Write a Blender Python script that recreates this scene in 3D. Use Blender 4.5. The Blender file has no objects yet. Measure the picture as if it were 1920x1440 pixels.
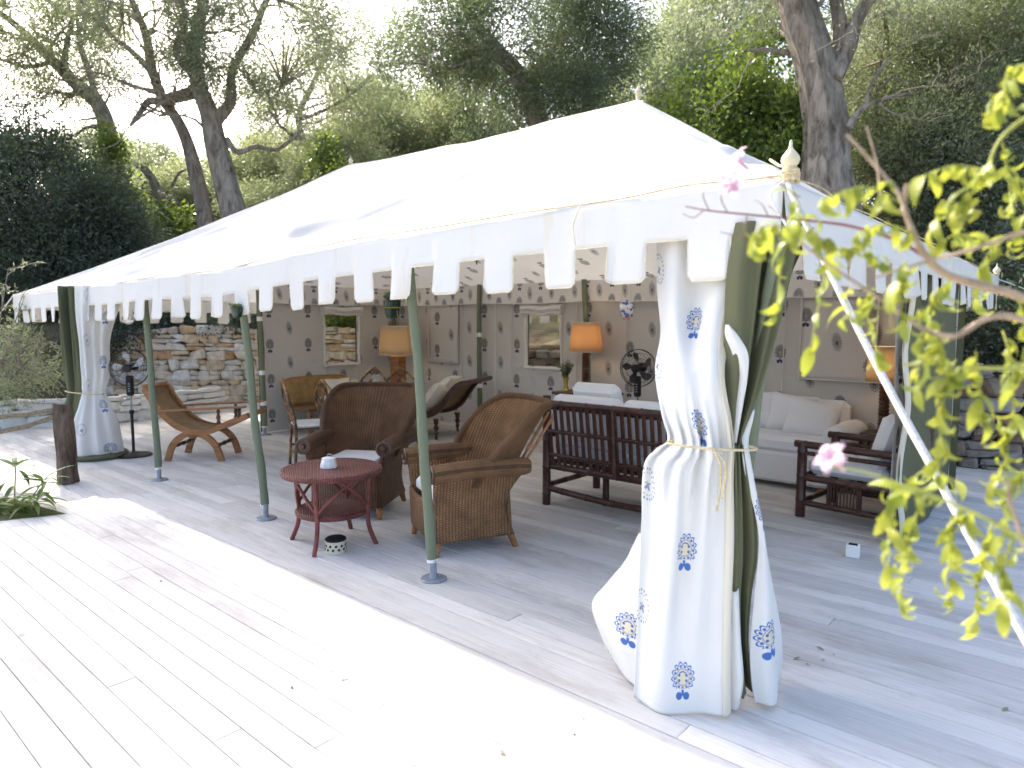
import bpy, math, random
import numpy as np
from mathutils import Vector, Matrix
random.seed(7); rng = np.random.default_rng(7)
sc = bpy.context.scene
COL = sc.collection
R = math.radians

# ------------------------------------------------------------------ camera, sky, sun, exposure
CAM = np.array([0.0, 0.0, 1.6]); HEAD = R(130.99); PITCH = R(5.247); FPX = 1285.0
cd = bpy.data.cameras.new('camera'); cam = bpy.data.objects.new('camera', cd); COL.objects.link(cam)
cam.location = CAM; cam.rotation_euler = (R(90) - PITCH, 0, HEAD - R(90))
cd.sensor_width = 36; cd.lens = 36 * FPX / 1920; cd.clip_end = 3000; cd.clip_start = 0.05
cd.dof.use_dof = True; cd.dof.focus_distance = 4.3; cd.dof.aperture_fstop = 2.3
sc.camera = cam
SUN_EL = R(42); SUN_AZ = math.atan2(0.225, -0.974)          # where the sun stands, angle from +x
w = bpy.data.worlds.new('World'); sc.world = w; w.use_nodes = True
nt = w.node_tree; nt.nodes.clear()
sky = nt.nodes.new('ShaderNodeTexSky'); sky.sky_type = 'NISHITA'; sky.sun_disc = False
sky.sun_elevation = SUN_EL; sky.sun_rotation = R(90) - SUN_AZ
sky.air_density = 0.8; sky.dust_density = 4.5; sky.ozone_density = 0.6
bg = nt.nodes.new('ShaderNodeBackground'); bg.inputs[1].default_value = 0.15
wo = nt.nodes.new('ShaderNodeOutputWorld')
nt.links.new(sky.outputs[0], bg.inputs[0]); nt.links.new(bg.outputs[0], wo.inputs[0])
sl = bpy.data.lights.new('sun', 'SUN'); sl.energy = 2.5; sl.angle = R(0.9); sl.color = (1.0, 0.94, 0.84)
so = bpy.data.objects.new('sun', sl); COL.objects.link(so)
sd = Vector((math.cos(SUN_EL) * math.cos(SUN_AZ), math.cos(SUN_EL) * math.sin(SUN_AZ), math.sin(SUN_EL)))
so.rotation_euler = sd.to_track_quat('Z', 'Y').to_euler(); so.location = (-8, 4, 20)
sc.view_settings.view_transform = 'Standard'; sc.view_settings.look = 'None'
sc.view_settings.gamma = 1; sc.view_settings.exposure = 2.02
sc.cycles.max_bounces = 10; sc.cycles.diffuse_bounces = 5; sc.cycles.transmission_bounces = 6
sc.cycles.transparent_max_bounces = 8; sc.cycles.sample_clamp_indirect = 6

FW = np.array([math.cos(HEAD) * math.cos(PITCH), math.sin(HEAD) * math.cos(PITCH), -math.sin(PITCH)])
RT = np.array([math.sin(HEAD), -math.cos(HEAD), 0.0]); UP = np.cross(RT, FW)
FH = np.array([math.cos(HEAD), math.sin(HEAD), 0.0])
def at(px, py, d):                       # survey helper: a sighted direction and a distance -> a place
    return CAM + (FW + RT * (px - 960) / FPX + UP * (720 - py) / FPX) * d

# ------------------------------------------------------------------ mesh helpers
class MB:
    def __init__(s): s.v = []; s.f = []; s.n = 0; s.uv = []
    def add(s, v, f, uv=None):
        v = np.asarray(v, float).reshape(-1, 3); k = s.n
        s.v.append(v); s.n += len(v)
        s.uv.append(np.zeros((len(v), 2)) if uv is None else np.asarray(uv, float).reshape(-1, 2))
        s.f.extend([tuple(i + k for i in q) for q in f])
        return s
    def box(s, c, d, ch=0.0, rot=None, taper=1.0):
        c = np.array(c, float); h = np.array(d, float) / 2
        ch = min(ch, h.min() * .9)
        if ch <= 0:
            v = [(x * h[0] * (taper if z < 0 else 1), y * h[1] * (taper if z < 0 else 1), z * h[2]) for z in (-1, 1) for y in (-1, 1) for x in (-1, 1)]
            f = [(0, 2, 3, 1), (4, 5, 7, 6), (0, 1, 5, 4), (2, 6, 7, 3), (0, 4, 6, 2), (1, 3, 7, 5)]
        else:
            v = []; idx = {}
            for sz in (-1, 1):
                for sy in (-1, 1):
                    for sx in (-1, 1):
                        for a in range(3):
                            p = np.array([sx, sy, sz]) * (h - ch); p[a] += (sx, sy, sz)[a] * ch
                            if sz < 0: p[:2] *= taper
                            idx[(sx, sy, sz, a)] = len(v); v.append(p)
            f = []
            for a in range(3):
                b, c2 = (a + 1) % 3, (a + 2) % 3
                for sg in (-1, 1):
                    q = []
                    for (u, w2) in ((-1, -1), (1, -1), (1, 1), (-1, 1)):
                        k = [0, 0, 0]; k[a] = sg; k[b] = u; k[c2] = w2; q.append(idx[(k[0], k[1], k[2], a)])
                    f.append(tuple(q if sg > 0 else q[::-1]))
                for u in (-1, 1):
                    for w2 in (-1, 1):
                        k1 = [0, 0, 0]; k1[b] = u; k1[c2] = w2; k2 = list(k1); k1[a] = -1; k2[a] = 1
                        q = (idx[(*k1, b)], idx[(*k2, b)], idx[(*k2, c2)], idx[(*k1, c2)])
                        f.append(q if u * w2 > 0 else q[::-1])
            for sx in (-1, 1):
                for sy in (-1, 1):
                    for sz in (-1, 1):
                        q = tuple(idx[(sx, sy, sz, a)] for a in range(3)); f.append(q if sx * sy * sz > 0 else q[::-1])
        v = np.array(v)
        if rot is not None: v = v @ np.array(rot.to_3x3() if hasattr(rot, 'to_3x3') else rot).T
        return s.add(v + c, f)
    def tube(s, path, rad, seg=8, noise=0.0, caps=True, nseed=0, uvs=False):
        P = np.asarray(path, float); n = len(P)
        r = np.full(n, rad, float) if np.isscalar(rad) else np.asarray(rad, float)
        T = np.gradient(P, axis=0); T /= np.linalg.norm(T, axis=1, keepdims=True) + 1e-9
        a = np.array([0, 0, 1.0]) if abs(T[0][2]) < .9 else np.array([1.0, 0, 0])
        N = np.cross(T[0], a); N /= np.linalg.norm(N)
        V = np.zeros((n, seg, 3)); th = np.linspace(0, 2 * math.pi, seg, endpoint=False)
        rr = np.random.default_rng(nseed); ph = rr.uniform(0, 6.28, 6); L = 0; UVv = np.zeros((n, seg, 2))
        for i in range(n):
            if i: L += np.linalg.norm(P[i] - P[i - 1])
            N = N - T[i] * (N @ T[i]); N /= np.linalg.norm(N) + 1e-9; B = np.cross(T[i], N)
            m = 1.0
            if noise:
                Lr = L / max(r[0], .01)
                m = 1 + noise * (np.sin(2 * th + ph[0] + .3 * Lr) * .5 + np.sin(3 * th + ph[1] - .25 * Lr) * .5 + .45 * np.sin(7 * th + ph[2] + .12 * Lr) + .5 * np.sin(Lr * .9 + ph[3]) * np.sin(th + ph[4]))
            V[i] = P[i] + (r[i] * m * np.cos(th))[:, None] * N + (r[i] * m * np.sin(th))[:, None] * B if noise else P[i] + (r[i] * np.cos(th))[:, None] * N + (r[i] * np.sin(th))[:, None] * B
            UVv[i, :, 0] = th / 6.2832; UVv[i, :, 1] = L
        f = []
        for i in range(n - 1):
            for j in range(seg):
                k = (j + 1) % seg
                f.append((i * seg + j, i * seg + k, (i + 1) * seg + k, (i + 1) * seg + j))
        if caps: f.append(tuple(range(seg))[::-1]); f.append(tuple((n - 1) * seg + j for j in range(seg)))
        return s.add(V.reshape(-1, 3), f, UVv.reshape(-1, 2))
    def rod(s, a, b, r, r2=None, seg=8): return s.tube([a, b], [r, r if r2 is None else r2], seg)
    def cane(s, pts, r, seg=8, node=.22, ns=0):      # bamboo pole with swollen rings
        P = cr(pts, 6) if len(pts) > 2 else np.array(pts, float)
        d = np.r_[0, np.cumsum(np.linalg.norm(np.diff(P, axis=0), axis=1))]; L = d[-1]
        t = set(np.linspace(0, L, max(3, len(P)))); k = node * (.4 + .3 * (ns % 3)); nodes = []
        while k < L - .02:
            nodes.append(k)
            for e in (-.012, -.004, .004, .012): t.add(min(max(k + e, 0), L))
            k += node
        t = np.array(sorted(t)); Q = np.stack([np.interp(t, d, P[:, i]) for i in range(3)], 1)
        rr = np.full(len(t), r)
        for k in nodes: rr += .16 * r * np.exp(-((t - k) / .006) ** 2)
        return s.tube(Q, rr, seg)
    def lathe(s, prof, c=(0, 0, 0), seg=20, mat=None):
        th = np.linspace(0, 2 * math.pi, seg, endpoint=False); n = len(prof)
        V = np.array([[(r * math.cos(t), r * math.sin(t), z) for t in th] for r, z in prof]).reshape(-1, 3)
        if mat is not None: V = V @ np.array(mat.to_3x3()).T
        f = [(i * seg + j, i * seg + (j + 1) % seg, (i + 1) * seg + (j + 1) % seg, (i + 1) * seg + j) for i in range(n - 1) for j in range(seg)]
        f += [tuple(range(seg))[::-1], tuple((n - 1) * seg + j for j in range(seg))]
        uv = np.array([[(t * .3, z) for t in th] for r, z in prof]).reshape(-1, 2)
        return s.add(V + np.array(c), f, uv)
    def grid(s, P, UV=None, mask=None, flip=False):
        P = np.asarray(P, float); a, b = P.shape[:2]; f = []
        for i in range(a - 1):
            for j in range(b - 1):
                if mask is not None and not mask[i, j]: continue
                q = (i * b + j, (i + 1) * b + j, (i + 1) * b + j + 1, i * b + j + 1); f.append(q[::-1] if flip else q)
        return s.add(P.reshape(-1, 3), f, None if UV is None else np.asarray(UV).reshape(-1, 2))
    def mesh(s, name, mat, smooth=True):
        me = bpy.data.meshes.new(name); V = np.concatenate(s.v); UVs = np.concatenate(s.uv)
        me.from_pydata(V.tolist(), [], s.f)
        li = np.zeros(len(me.loops), np.int32); me.loops.foreach_get('vertex_index', li)
        ul = me.uv_layers.new(name='UVMap'); ul.data.foreach_set('uv', UVs[li].astype(np.float32).ravel())
        me.materials.append(mat)
        me.polygons.foreach_set('use_smooth', [smooth] * len(me.polygons))
        if smooth:
            try: me.set_sharp_from_angle(angle=R(38))
            except Exception: pass
        me.update(); return me
    def build(s, name, mat, parent=None, smooth=True, solid=0.0):
        o = bpy.data.objects.new(name, s.mesh(name, mat, smooth)); COL.objects.link(o)
        if parent is not None: o.parent = parent
        if solid:
            m = o.modifiers.new('thickness', 'SOLIDIFY'); m.thickness = solid; m.offset = 0
        return o

def cr(pts, k=6):                         # Catmull-Rom through the points
    P = np.asarray(pts, float); n = len(P); out = []
    if n < 3: return P
    for i in range(n - 1):
        p0, p1, p2, p3 = P[max(i - 1, 0)], P[i], P[i + 1], P[min(i + 2, n - 1)]
        for t in np.linspace(0, 1, k, endpoint=False):
            out.append(.5 * ((2 * p1) + (-p0 + p2) * t + (2 * p0 - 5 * p1 + 4 * p2 - p3) * t * t + (-p0 + 3 * p1 - 3 * p2 + p3) * t ** 3))
    out.append(P[-1]); return np.array(out)
def tag(o, label=None, cat=None, group=None, kind=None):
    if label: o['label'] = label
    if cat: o['category'] = cat
    if group: o['group'] = group
    if kind: o['kind'] = kind
    return o
def thing(name, label, cat, loc=(0, 0, 0), rz=0.0, group=None):
    o = bpy.data.objects.new(name, None); COL.objects.link(o); o.location = loc; o.rotation_euler.z = rz
    o.empty_display_size = .1
    return tag(o, label, cat, group)
def inst(name, mesh, parent=None, loc=(0, 0, 0), rot=(0, 0, 0), scale=(1, 1, 1)):
    o = bpy.data.objects.new(name, mesh); COL.objects.link(o); o.location = loc; o.rotation_euler = rot; o.scale = scale
    if parent is not None: o.parent = parent
    return o
def copy_tree(o, parent=None):
    c = o.copy(); COL.objects.link(c)
    if parent is not None: c.parent = parent
    for ch in list(o.children): copy_tree(ch, c)
    return c

# ------------------------------------------------------------------ material helpers
class X:                                   # tiny arithmetic on shader sockets
    def __init__(s, t, k): s.t = t; s.k = k
    def m(s, op, *a, clamp=False):
        n = s.t.nodes.new('ShaderNodeMath'); n.operation = op; n.use_clamp = clamp
        for i, v in enumerate((s,) + a):
            if isinstance(v, X): s.t.links.new(v.k, n.inputs[i])
            else: n.inputs[i].default_value = v
        return X(s.t, n.outputs[0])
    def __add__(s, o): return s.m('ADD', o)
    def __sub__(s, o): return s.m('SUBTRACT', o)
    def __mul__(s, o): return s.m('MULTIPLY', o)
    def __truediv__(s, o): return s.m('DIVIDE', o)
    def lt(s, o): return s.m('LESS_THAN', o)
    def gt(s, o): return s.m('GREATER_THAN', o)
    def abs(s): return s.m('ABSOLUTE')
    def sin(s): return s.m('SINE')
    def floor(s): return s.m('FLOOR')
    def fract(s): return s.m('FRACT')
    def sqrt(s): return s.m('SQRT')
    def max(s, o): return s.m('MAXIMUM', o)
    def min(s, o): return s.m('MINIMUM', o)
    def near(s, c, wd): return (s - c).abs().lt(wd)
class Mat:
    def __init__(s, name, col=(.5, .5, .5), rough=.7, spec=.3, metal=0.0):
        s.m = bpy.data.materials.new(name); s.m.use_nodes = True; s.t = s.m.node_tree
        s.b = s.t.nodes['Principled BSDF']; s.out = s.t.nodes['Material Output']
        s.b.inputs['Base Color'].default_value = (*col, 1); s.b.inputs['Roughness'].default_value = rough
        s.b.inputs['Specular IOR Level'].default_value = spec; s.b.inputs['Metallic'].default_value = metal
    def n(s, typ, **kw):
        n = s.t.nodes.new(typ)
        for k, v in kw.items():
            if hasattr(n, k): setattr(n, k, v)
            else: n.inputs[k].default_value = v
        return n
    def l(s, a, b): s.t.links.new(a.k if isinstance(a, X) else a, b)
    def coord(s, kind='Object', scale=(1, 1, 1)):
        if kind == 'Position': o = s.n('ShaderNodeNewGeometry').outputs['Position']
        else: o = s.n('ShaderNodeTexCoord').outputs[kind]
        mp = s.n('ShaderNodeMapping'); mp.inputs['Scale'].default_value = scale; s.l(o, mp.inputs[0]); return mp.outputs[0]
    def noise(s, co, scale=5, detail=4, rough=.55, dist=0.0):
        n = s.n('ShaderNodeTexNoise'); n.inputs['Scale'].default_value = scale; n.inputs['Detail'].default_value = detail
        n.inputs['Roughness'].default_value = rough; n.inputs['Distortion'].default_value = dist; s.l(co, n.inputs['Vector']); return n.outputs[0]
    def ramp(s, fac, stops):
        n = s.n('ShaderNodeValToRGB'); e = n.color_ramp.elements
        while len(e) < len(stops): e.new(.5)
        for i, (p, c) in enumerate(stops): e[i].position = p; e[i].color = (*c, 1) if len(c) == 3 else c
        s.l(fac, n.inputs[0]); return n.outputs[0]
    def mix(s, fac, a, b, mode='MIX'):
        n = s.n('ShaderNodeMix', data_type='RGBA', blend_type=mode)
        for v, i in ((fac, 0), (a, 6), (b, 7)):
            if isinstance(v, (tuple, list)): n.inputs[i].default_value = (*v, 1)
            elif isinstance(v, (int, float)): n.inputs[i].default_value = v
            else: s.l(v, n.inputs[i])
        return n.outputs[2]
    def col(s, c): s.l(c, s.b.inputs['Base Color']); return s
    def bump(s, h, strength=.3, dist=.01):
        n = s.n('ShaderNodeBump'); n.inputs['Strength'].default_value = strength; n.inputs['Distance'].default_value = dist
        s.l(h, n.inputs['Height']); s.l(n.outputs[0], s.b.inputs['Normal']); return s
    def translucent(s, fac, colsock=None, col=(.8, .8, .8)):
        t = s.n('ShaderNodeBsdfTranslucent'); t.inputs[0].default_value = (*col, 1)
        if colsock is not None: s.l(colsock, t.inputs[0])
        mx = s.n('ShaderNodeMixShader'); mx.inputs[0].default_value = fac
        s.l(s.b.outputs[0], mx.inputs[1]); s.l(t.outputs[0], mx.inputs[2]); s.l(mx.outputs[0], s.out.inputs[0]); return s
    def rnd(s): return s.n('ShaderNodeObjectInfo').outputs['Random']

def simple(name, col, rough=.6, var=.25, scale=8, bump=.15, bd=.004, spec=.3, metal=0.0, stretch=(1, 1, 1)):
    M = Mat(name, col, rough, spec, metal); co = M.coord('Object', stretch); nz = M.noise(co, scale, 5)
    lo = tuple(c * (1 - var) for c in col); hi = tuple(min(1, c * (1 + var)) for c in col)
    M.col(M.ramp(nz, [(.3, lo), (.7, hi)])); M.bump(nz, bump, bd); return M.m

def motif_mix(M, base, u, v, cw, ch, sx, sy, blue, dark, yellow, stagger=.5, bfill=0.0):
    ci = (u / cw).floor(); par = (ci * .5).fract() * 2.0
    vv = v / ch + par * stagger
    x = ((u / cw).fract() - .5) * cw; y = (vv.fract() - .5) * ch
    X_ = x / sx; Y = y / sy
    dx = X_ / 1.0; dy = (Y - .18) / .8
    r = (dx * dx + dy * dy).sqrt(); th = dx.m('ARCTAN2', dy); p = (th * 6.5).sin().abs()
    upper = dy.gt(-.72)
    ring = r.near(p * .22 + .72, .055) * upper
    marks = r.near(.68, .09) * p.gt(.72) * upper
    ring2 = r.near(.52, .035) * upper
    ax = dx.abs()
    d1 = ((ax - .3) * (ax - .3) + (dy - .12) * (dy - .12)).sqrt().lt(.1)
    d2 = ((ax - .3) * (ax - .3) + (dy + .22) * (dy + .22)).sqrt().lt(.1)
    cap = r.near(.34, .045) * dy.gt(.22)
    tx = (X_.abs() - .3) / .26; ty = (Y + .76) / .2
    tail = (tx * tx + ty * ty).lt(1.0)
    stemm = X_.abs().lt(.1) * Y.near(-.6, .16)
    A = ring.max(marks).max(d1).max(d2).max(tail).max(cap).max(stemm).max(ring2 * .6)
    yel = r.lt(.66) * upper * .8
    # second block: paisley drawn in dashes
    bx = X_ / .85 + Y * .25; by = Y / .95; rb = (bx * bx + by * by).sqrt(); tb = bx.m('ARCTAN2', by)
    dash = rb.near(.88, .07) * (tb * 19.0).sin().gt(.15)
    dash2 = rb.near(.66, .035) * (tb * 15.0).sin().gt(.2)
    cx = bx * 3.2; cy = (by + .12) * 3.4; blob = (cx * cx + cy * cy).sqrt().lt((tb * 5.0).sin() * .35 + .75)
    B = dash.max(dash2).max(blob)
    if bfill: B = B.max(rb.lt(.72) * bfill)
    isA = par.lt(.5); A = A * isA; yel = yel * isA; B = B * par.gt(.5)
    c = M.mix(yel, base, yellow); c = M.mix(A, c, blue); return M.mix(B, c, dark)

def uvxy(M):
    u = M.n('ShaderNodeUVMap'); sp = M.n('ShaderNodeSeparateXYZ'); M.l(u.outputs[0], sp.inputs[0])
    return X(M.t, sp.outputs[0]), X(M.t, sp.outputs[1]), u.outputs[0]
def printed(name, base, blue, dark, yellow, cw=.27, ch=.36, sx=.055, sy=.095, trans=.12, bfill=0.0):
    M = Mat(name, base, .85, .1); u, v, uv = uvxy(M)
    nz = M.noise(uv, 3, 5); b = M.mix(nz, tuple(c * .93 for c in base), tuple(min(1, c * 1.06) for c in base))
    c = motif_mix(M, b, u, v, cw, ch, sx, sy, blue, dark, yellow, .5, bfill)
    M.col(c); M.bump(M.noise(uv, 4.5, 6, .6, .6), .35, .03)
    return M.translucent(trans, c).m
def cloth(name, col, trans=.15, stain=None, wr=.3):
    M = Mat(name, col, .85, .12); co = M.coord('Position'); nz = M.noise(co, 1.3, 5)
    c = M.mix(nz, tuple(k * .95 for k in col), tuple(min(1, k * 1.04) for k in col))
    if stain is not None:
        st = M.noise(M.coord('Position', (2.2, 2.2, .5)), 2.0, 6, .65)
        c = M.mix(M.ramp(st, [(.56, (0, 0, 0)), (.74, (.55, .55, .55))]), c, stain)
    M.col(c); M.bump(M.noise(co, 3.2, 6, .6, .8), wr, .03); return M.translucent(trans, c).m

def leafmat(name, c1, c2, back, trans=.35, tcol=(.35, .45, .08), rough=.45):
    M = Mat(name, c1, rough, .35); a = M.n('ShaderNodeAttribute', attribute_name='tint').outputs['Fac']
    c = M.mix(a, c1, c2); g = M.n('ShaderNodeNewGeometry').outputs['Backfacing']
    M.col(M.mix(g, c, back)); tc = M.mix(a, tcol, tuple(min(1, k * 1.35) for k in tcol))
    return M.translucent(trans, tc).m

# woven rattan: over-under strands in UV or object space
def wicker(name, c, dark, su=70, sv=110, bump=.9, uv=True, rough=.5):
    M = Mat(name, c, rough, .4)
    if uv: u, v, co = uvxy(M)
    else:
        co = M.coord('Object'); sp = M.n('ShaderNodeSeparateXYZ'); M.l(co, sp.inputs[0])
        u = X(M.t, sp.outputs[0]) + X(M.t, sp.outputs[1]); v = X(M.t, sp.outputs[2])
    col_ = (u * su).floor(); par = (col_ * .5).fract() * 2.0
    hv = ((v * sv + par * .5).fract() - .5).abs() * -2.0 + 1.0
    hu = ((u * su).fract() - .5).abs() * -2.0 + 1.0
    h = (hv.sqrt() * .6 + hu.sqrt() * .55)
    nz = M.noise(M.coord('Object'), 9, 4); cc = M.ramp(nz, [(.25, tuple(k * .6 for k in c)), (.75, tuple(k * 1.35 for k in c))])
    M.col(M.mix((h - .35).m('MULTIPLY', 1.7, clamp=True), dark, cc)); M.bump(h.k, bump, .012); return M.m

m_deck = Mat('whitewashed deck board', (.6, .6, .62), .62, .3)
def _deck():
    M = m_deck; rnd = M.rnd(); g = M.n('ShaderNodeNewGeometry').outputs['Position']
    cmb = M.n('ShaderNodeCombineXYZ'); M.l(rnd, cmb.inputs[2])
    sc_ = M.n('ShaderNodeVectorMath', operation='SCALE'); M.l(cmb.outputs[0], sc_.inputs[0]); sc_.inputs['Scale'].default_value = 37.0
    ad = M.n('ShaderNodeVectorMath', operation='ADD'); M.l(g, ad.inputs[0]); M.l(sc_.outputs[0], ad.inputs[1])
    mp = M.n('ShaderNodeMapping'); mp.inputs['Scale'].default_value = (1.2, 26, 1); M.l(ad.outputs[0], mp.inputs[0])
    gr = M.noise(mp.outputs[0], 2.2, 6, .65, .4)
    c = M.ramp(gr, [(.22, (.40, .385, .36)), (.42, (.60, .585, .56)), (.75, (.70, .685, .665))])
    pl = M.ramp(rnd, [(0, (.80, .80, .80)), (.5, (.96, .96, .955)), (1, (1.07, 1.06, 1.04))])
    c = M.mix(1.0, c, pl, 'MULTIPLY')
    d = M.noise(M.coord('Position', (.7, 2.2, 1)), 1.7, 7, .68)
    c = M.mix(M.ramp(d, [(.50, (0, 0, 0)), (.68, (.7, .7, .7))]), c, (.34, .32, .29))
    d2 = M.noise(M.coord('Position', (3, 9, 1)), 4, 5, .7)
    c = M.mix(M.ramp(d2, [(.64, (0, 0, 0)), (.7, (.4, .4, .4))]), c, (.3, .28, .25))
    M.col(c); M.bump(gr, .35, .004)
_deck(); m_deck = m_deck.m
m_gap = simple('weathered joists', (.17, .16, .15), .9)
m_roof = cloth('white roof canvas', (.85, .84, .82), .55, (.78, .73, .62), .25)
m_val = cloth('white valance canvas', (.82, .81, .78), .22, (.72, .58, .36), .3)
m_trim = simple('cream cotton edging', (.72, .66, .52), .9, .15, 20)
m_seam = simple('yellowed eave rope', (.50, .40, .24), .9, .3, 30)
BLUE = (.09, .19, .48); DRK = (.10, .12, .2); YEL = (.72, .6, .3)
m_liner = printed('block printed lining', (.75, .725, .69), (.06, .07, .16), (.09, .09, .12), (.40, .37, .28), .31, .5, .062, .105, .25, .5)
m_ceil = printed('block printed ceiling lining', (.79, .775, .75), (.09, .09, .15), (.10, .10, .13), (.40, .37, .28), .31, .5, .062, .105, .56, .5)
m_cprint = printed('block printed curtain', (.80, .79, .755), BLUE, (.27, .32, .44), (.76, .68, .46), .20, .52, .046, .080, .18)
m_green = cloth('olive green canvas', (.135, .14, .08), .08, None, .3)
m_greenp = cloth('sage green pole sleeve', (.165, .190, .128), .0, None, .5)
m_cream = cloth('cream hem tape', (.74, .68, .55), .1, None, .3)
m_rope = simple('jute cord', (.6, .5, .3), .95, .3, 60)
m_hemp = simple('old hemp rope', (.21, .175, .12), .95, .4, 40, .6, .01)
m_steel = simple('grey galvanised steel', (.25, .28, .32), .45, .2, 20, .1, .003, .5, .3)
m_white = simple('white painted plastic', (.78, .78, .76), .5, .05)
m_guy = simple('weathered white rope', (.58, .56, .52), .9, .25, 60, .5, .004)
m_finial = simple('cream painted finial', (.62, .55, .38), .5, .2, 8)
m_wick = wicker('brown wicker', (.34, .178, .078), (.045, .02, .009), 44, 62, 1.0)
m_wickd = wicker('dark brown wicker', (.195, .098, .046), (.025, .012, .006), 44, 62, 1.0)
m_wickr = wicker('red brown wicker', (.22, .066, .052), (.04, .013, .011), 60, 60, 1.0, False)
m_redw = simple('red stained cane', (.17, .048, .04), .4, .35, 18, .2)
m_teak = simple('oiled teak', (.30, .135, .05), .38, .3, 6, .15, .003, .45, 0, (1, 1, 6))
m_cane = wicker('pale woven cane', (.31, .20, .10), (.12, .07, .035), 95, 95, .5)
m_caneback = wicker('golden woven cane', (.40, .24, .085), (.14, .07, .025), 60, 60, .5)
m_dkwood = simple('dark mahogany', (.075, .033, .018), .35, .3, 9, .15, .003, .5)
m_bamd = simple('dark stained bamboo', (.055, .02, .013), .33, .45, 14, .2, .003, .5)
m_bam = Mat('scorched honey bamboo', (.3, .17, .06), .38, .45)
def _bam():
    M = m_bam; co = M.coord('Object'); nz = M.noise(co, 11, 3, .6)
    M.col(M.ramp(nz, [(.38, (.04, .018, .009)), (.52, (.14, .065, .024)), (.66, (.36, .21, .075))])); M.bump(nz, .1, .003)
_bam(); m_bam = m_bam.m
m_cush = cloth('white cotton cushion', (.76, .76, .77), .0, None, .35)
m_ivory = cloth('ivory linen cushion', (.70, .655, .56), .0, None, .4)
m_black = simple('black plastic', (.014, .014, .016), .4, .2, 10, .05)
m_fanblade = Mat('grey translucent fan blade', (.62, .63, .66), .35, .5).translucent(.25, None, (.4, .42, .46)).m
m_fanblk = Mat('smoked fan blade', (.05, .05, .055), .35, .5).m
m_wire = simple('black wire', (.02, .02, .022), .4, .1)
m_ceramic = simple('white glazed ceramic', (.74, .74, .72), .18, .06, 14, .05, .002, .6)
m_greenc = simple('green glazed pot', (.012, .035, .022), .15, .4, 8, .05, .002, .6)
m_copper = simple('aged copper', (.10, .045, .025), .4, .4, 10, .1, .002, .5, .6)
m_yellow = simple('yellow glazed vase', (.42, .32, .03), .2, .2, 8, .05, .002, .6)
m_glass = Mat('clear glass', (.9, .92, .92), .03, .5); m_glass.b.inputs['Transmission Weight'].default_value = .85; m_glass.b.inputs['Alpha'].default_value = .45; m_glass = m_glass.m
m_red = simple('red napkin cloth', (.35, .03, .035), .8, .2)
m_tabtop = simple('pale table top', (.55, .55, .53), .3, .1, 6)
m_bark = Mat('grey olive bark', (.2, .17, .14), .95, .1)
def _bark(M, lo, mid, hi):
    co = M.coord('Position', (1, 1, .28)); n1 = M.noise(co, 9, 8, .65, .6); n2 = M.noise(M.coord('Position', (1, 1, .5)), 1.6, 5)
    c = M.ramp(n1, [(.32, lo), (.5, mid), (.72, hi)]); c = M.mix(M.ramp(n2, [(.5, (0, 0, 0)), (.7, (.5, .5, .5))]), c, tuple(k * .55 for k in mid))
    M.col(c); M.bump(n1, .9, .05)
_bark(m_bark, (.07, .058, .046), (.23, .20, .165), (.38, .335, .285)); m_bark = m_bark.m  # bark lightened along with the background leaves, in place of haze
m_twig = simple('grey brown twig', (.27, .235, .185), .9, .3, 12, .4, .01)
m_vstem = simple('pale vine stem', (.36, .27, .19), .8, .3, 30, .3, .003)
m_gstem = simple('green vine stalk', (.34, .36, .07), .6, .2, 30)
m_soil = Mat('dry leafy hillside', (.2, .15, .1), .95, .1)
def _soil():
    M = m_soil; co = M.coord('Position'); a = M.noise(co, 1.2, 8, .7); b = M.noise(co, .25, 4)
    c = M.ramp(a, [(.3, (.035, .028, .018)), (.5, (.13, .10, .065)), (.7, (.27, .22, .15))])
    c = M.mix(M.ramp(b, [(.42, (0, 0, 0)), (.62, (1, 1, 1))]), c, M.ramp(a, [(.3, (.03, .04, .012)), (.7, (.16, .18, .05))]))
    M.col(c); M.bump(a, 1.0, .12)
_soil(); m_soil = m_soil.m
def stonemat(name, stops):
    M = Mat(name, (.4, .35, .3), .9, .2); c = M.ramp(M.rnd(), stops); co = M.coord('Position'); nz = M.noise(co, 9, 7, .68)
    c = M.mix(1.0, c, M.ramp(nz, [(.25, (.55, .52, .5)), (.55, (1, 1, 1)), (.8, (1.2, 1.17, 1.1))]), 'MULTIPLY')
    rs = M.noise(co, 3.3, 5, .6); c = M.mix(M.ramp(rs, [(.55, (0, 0, 0)), (.68, (.6, .6, .6))]), c, (.34, .19, .08))
    M.col(c); M.bump(nz, .8, .02); return M.m
m_stone = stonemat('rust and grey field stone', [(0, (.50, .45, .37)), (.22, (.62, .58, .50)), (.42, (.56, .43, .27)), (.56, (.44, .26, .13)), (.7, (.52, .44, .32)), (.85, (.60, .52, .40)), (1, (.70, .68, .63))])
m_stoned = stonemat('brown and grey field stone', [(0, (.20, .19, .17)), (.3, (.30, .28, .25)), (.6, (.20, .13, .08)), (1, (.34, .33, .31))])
m_wstone = Mat('white limewashed stone', (.66, .65, .62), .9, .2)
m_wstone.bump(m_wstone.noise(m_wstone.coord('Position'), 7, 7, .65), .7, .02); m_wstone = m_wstone.m
m_mortar = simple('dark earth mortar', (.09, .075, .06), .95, .3, 12, .5, .02)  # dark joint colour showing between the stones
m_log = Mat('weathered log bark', (.2, .15, .1), .95, .1); _bark(m_log, (.035, .026, .02), (.13, .095, .07), (.24, .19, .145)); m_log = m_log.m
lf_olive = leafmat('grey green olive leaf', (.115, .135, .082), (.18, .20, .125), (.25, .27, .205), .36, (.30, .35, .16))  # leaf colour lightened to stand in for haze over background trees
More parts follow.
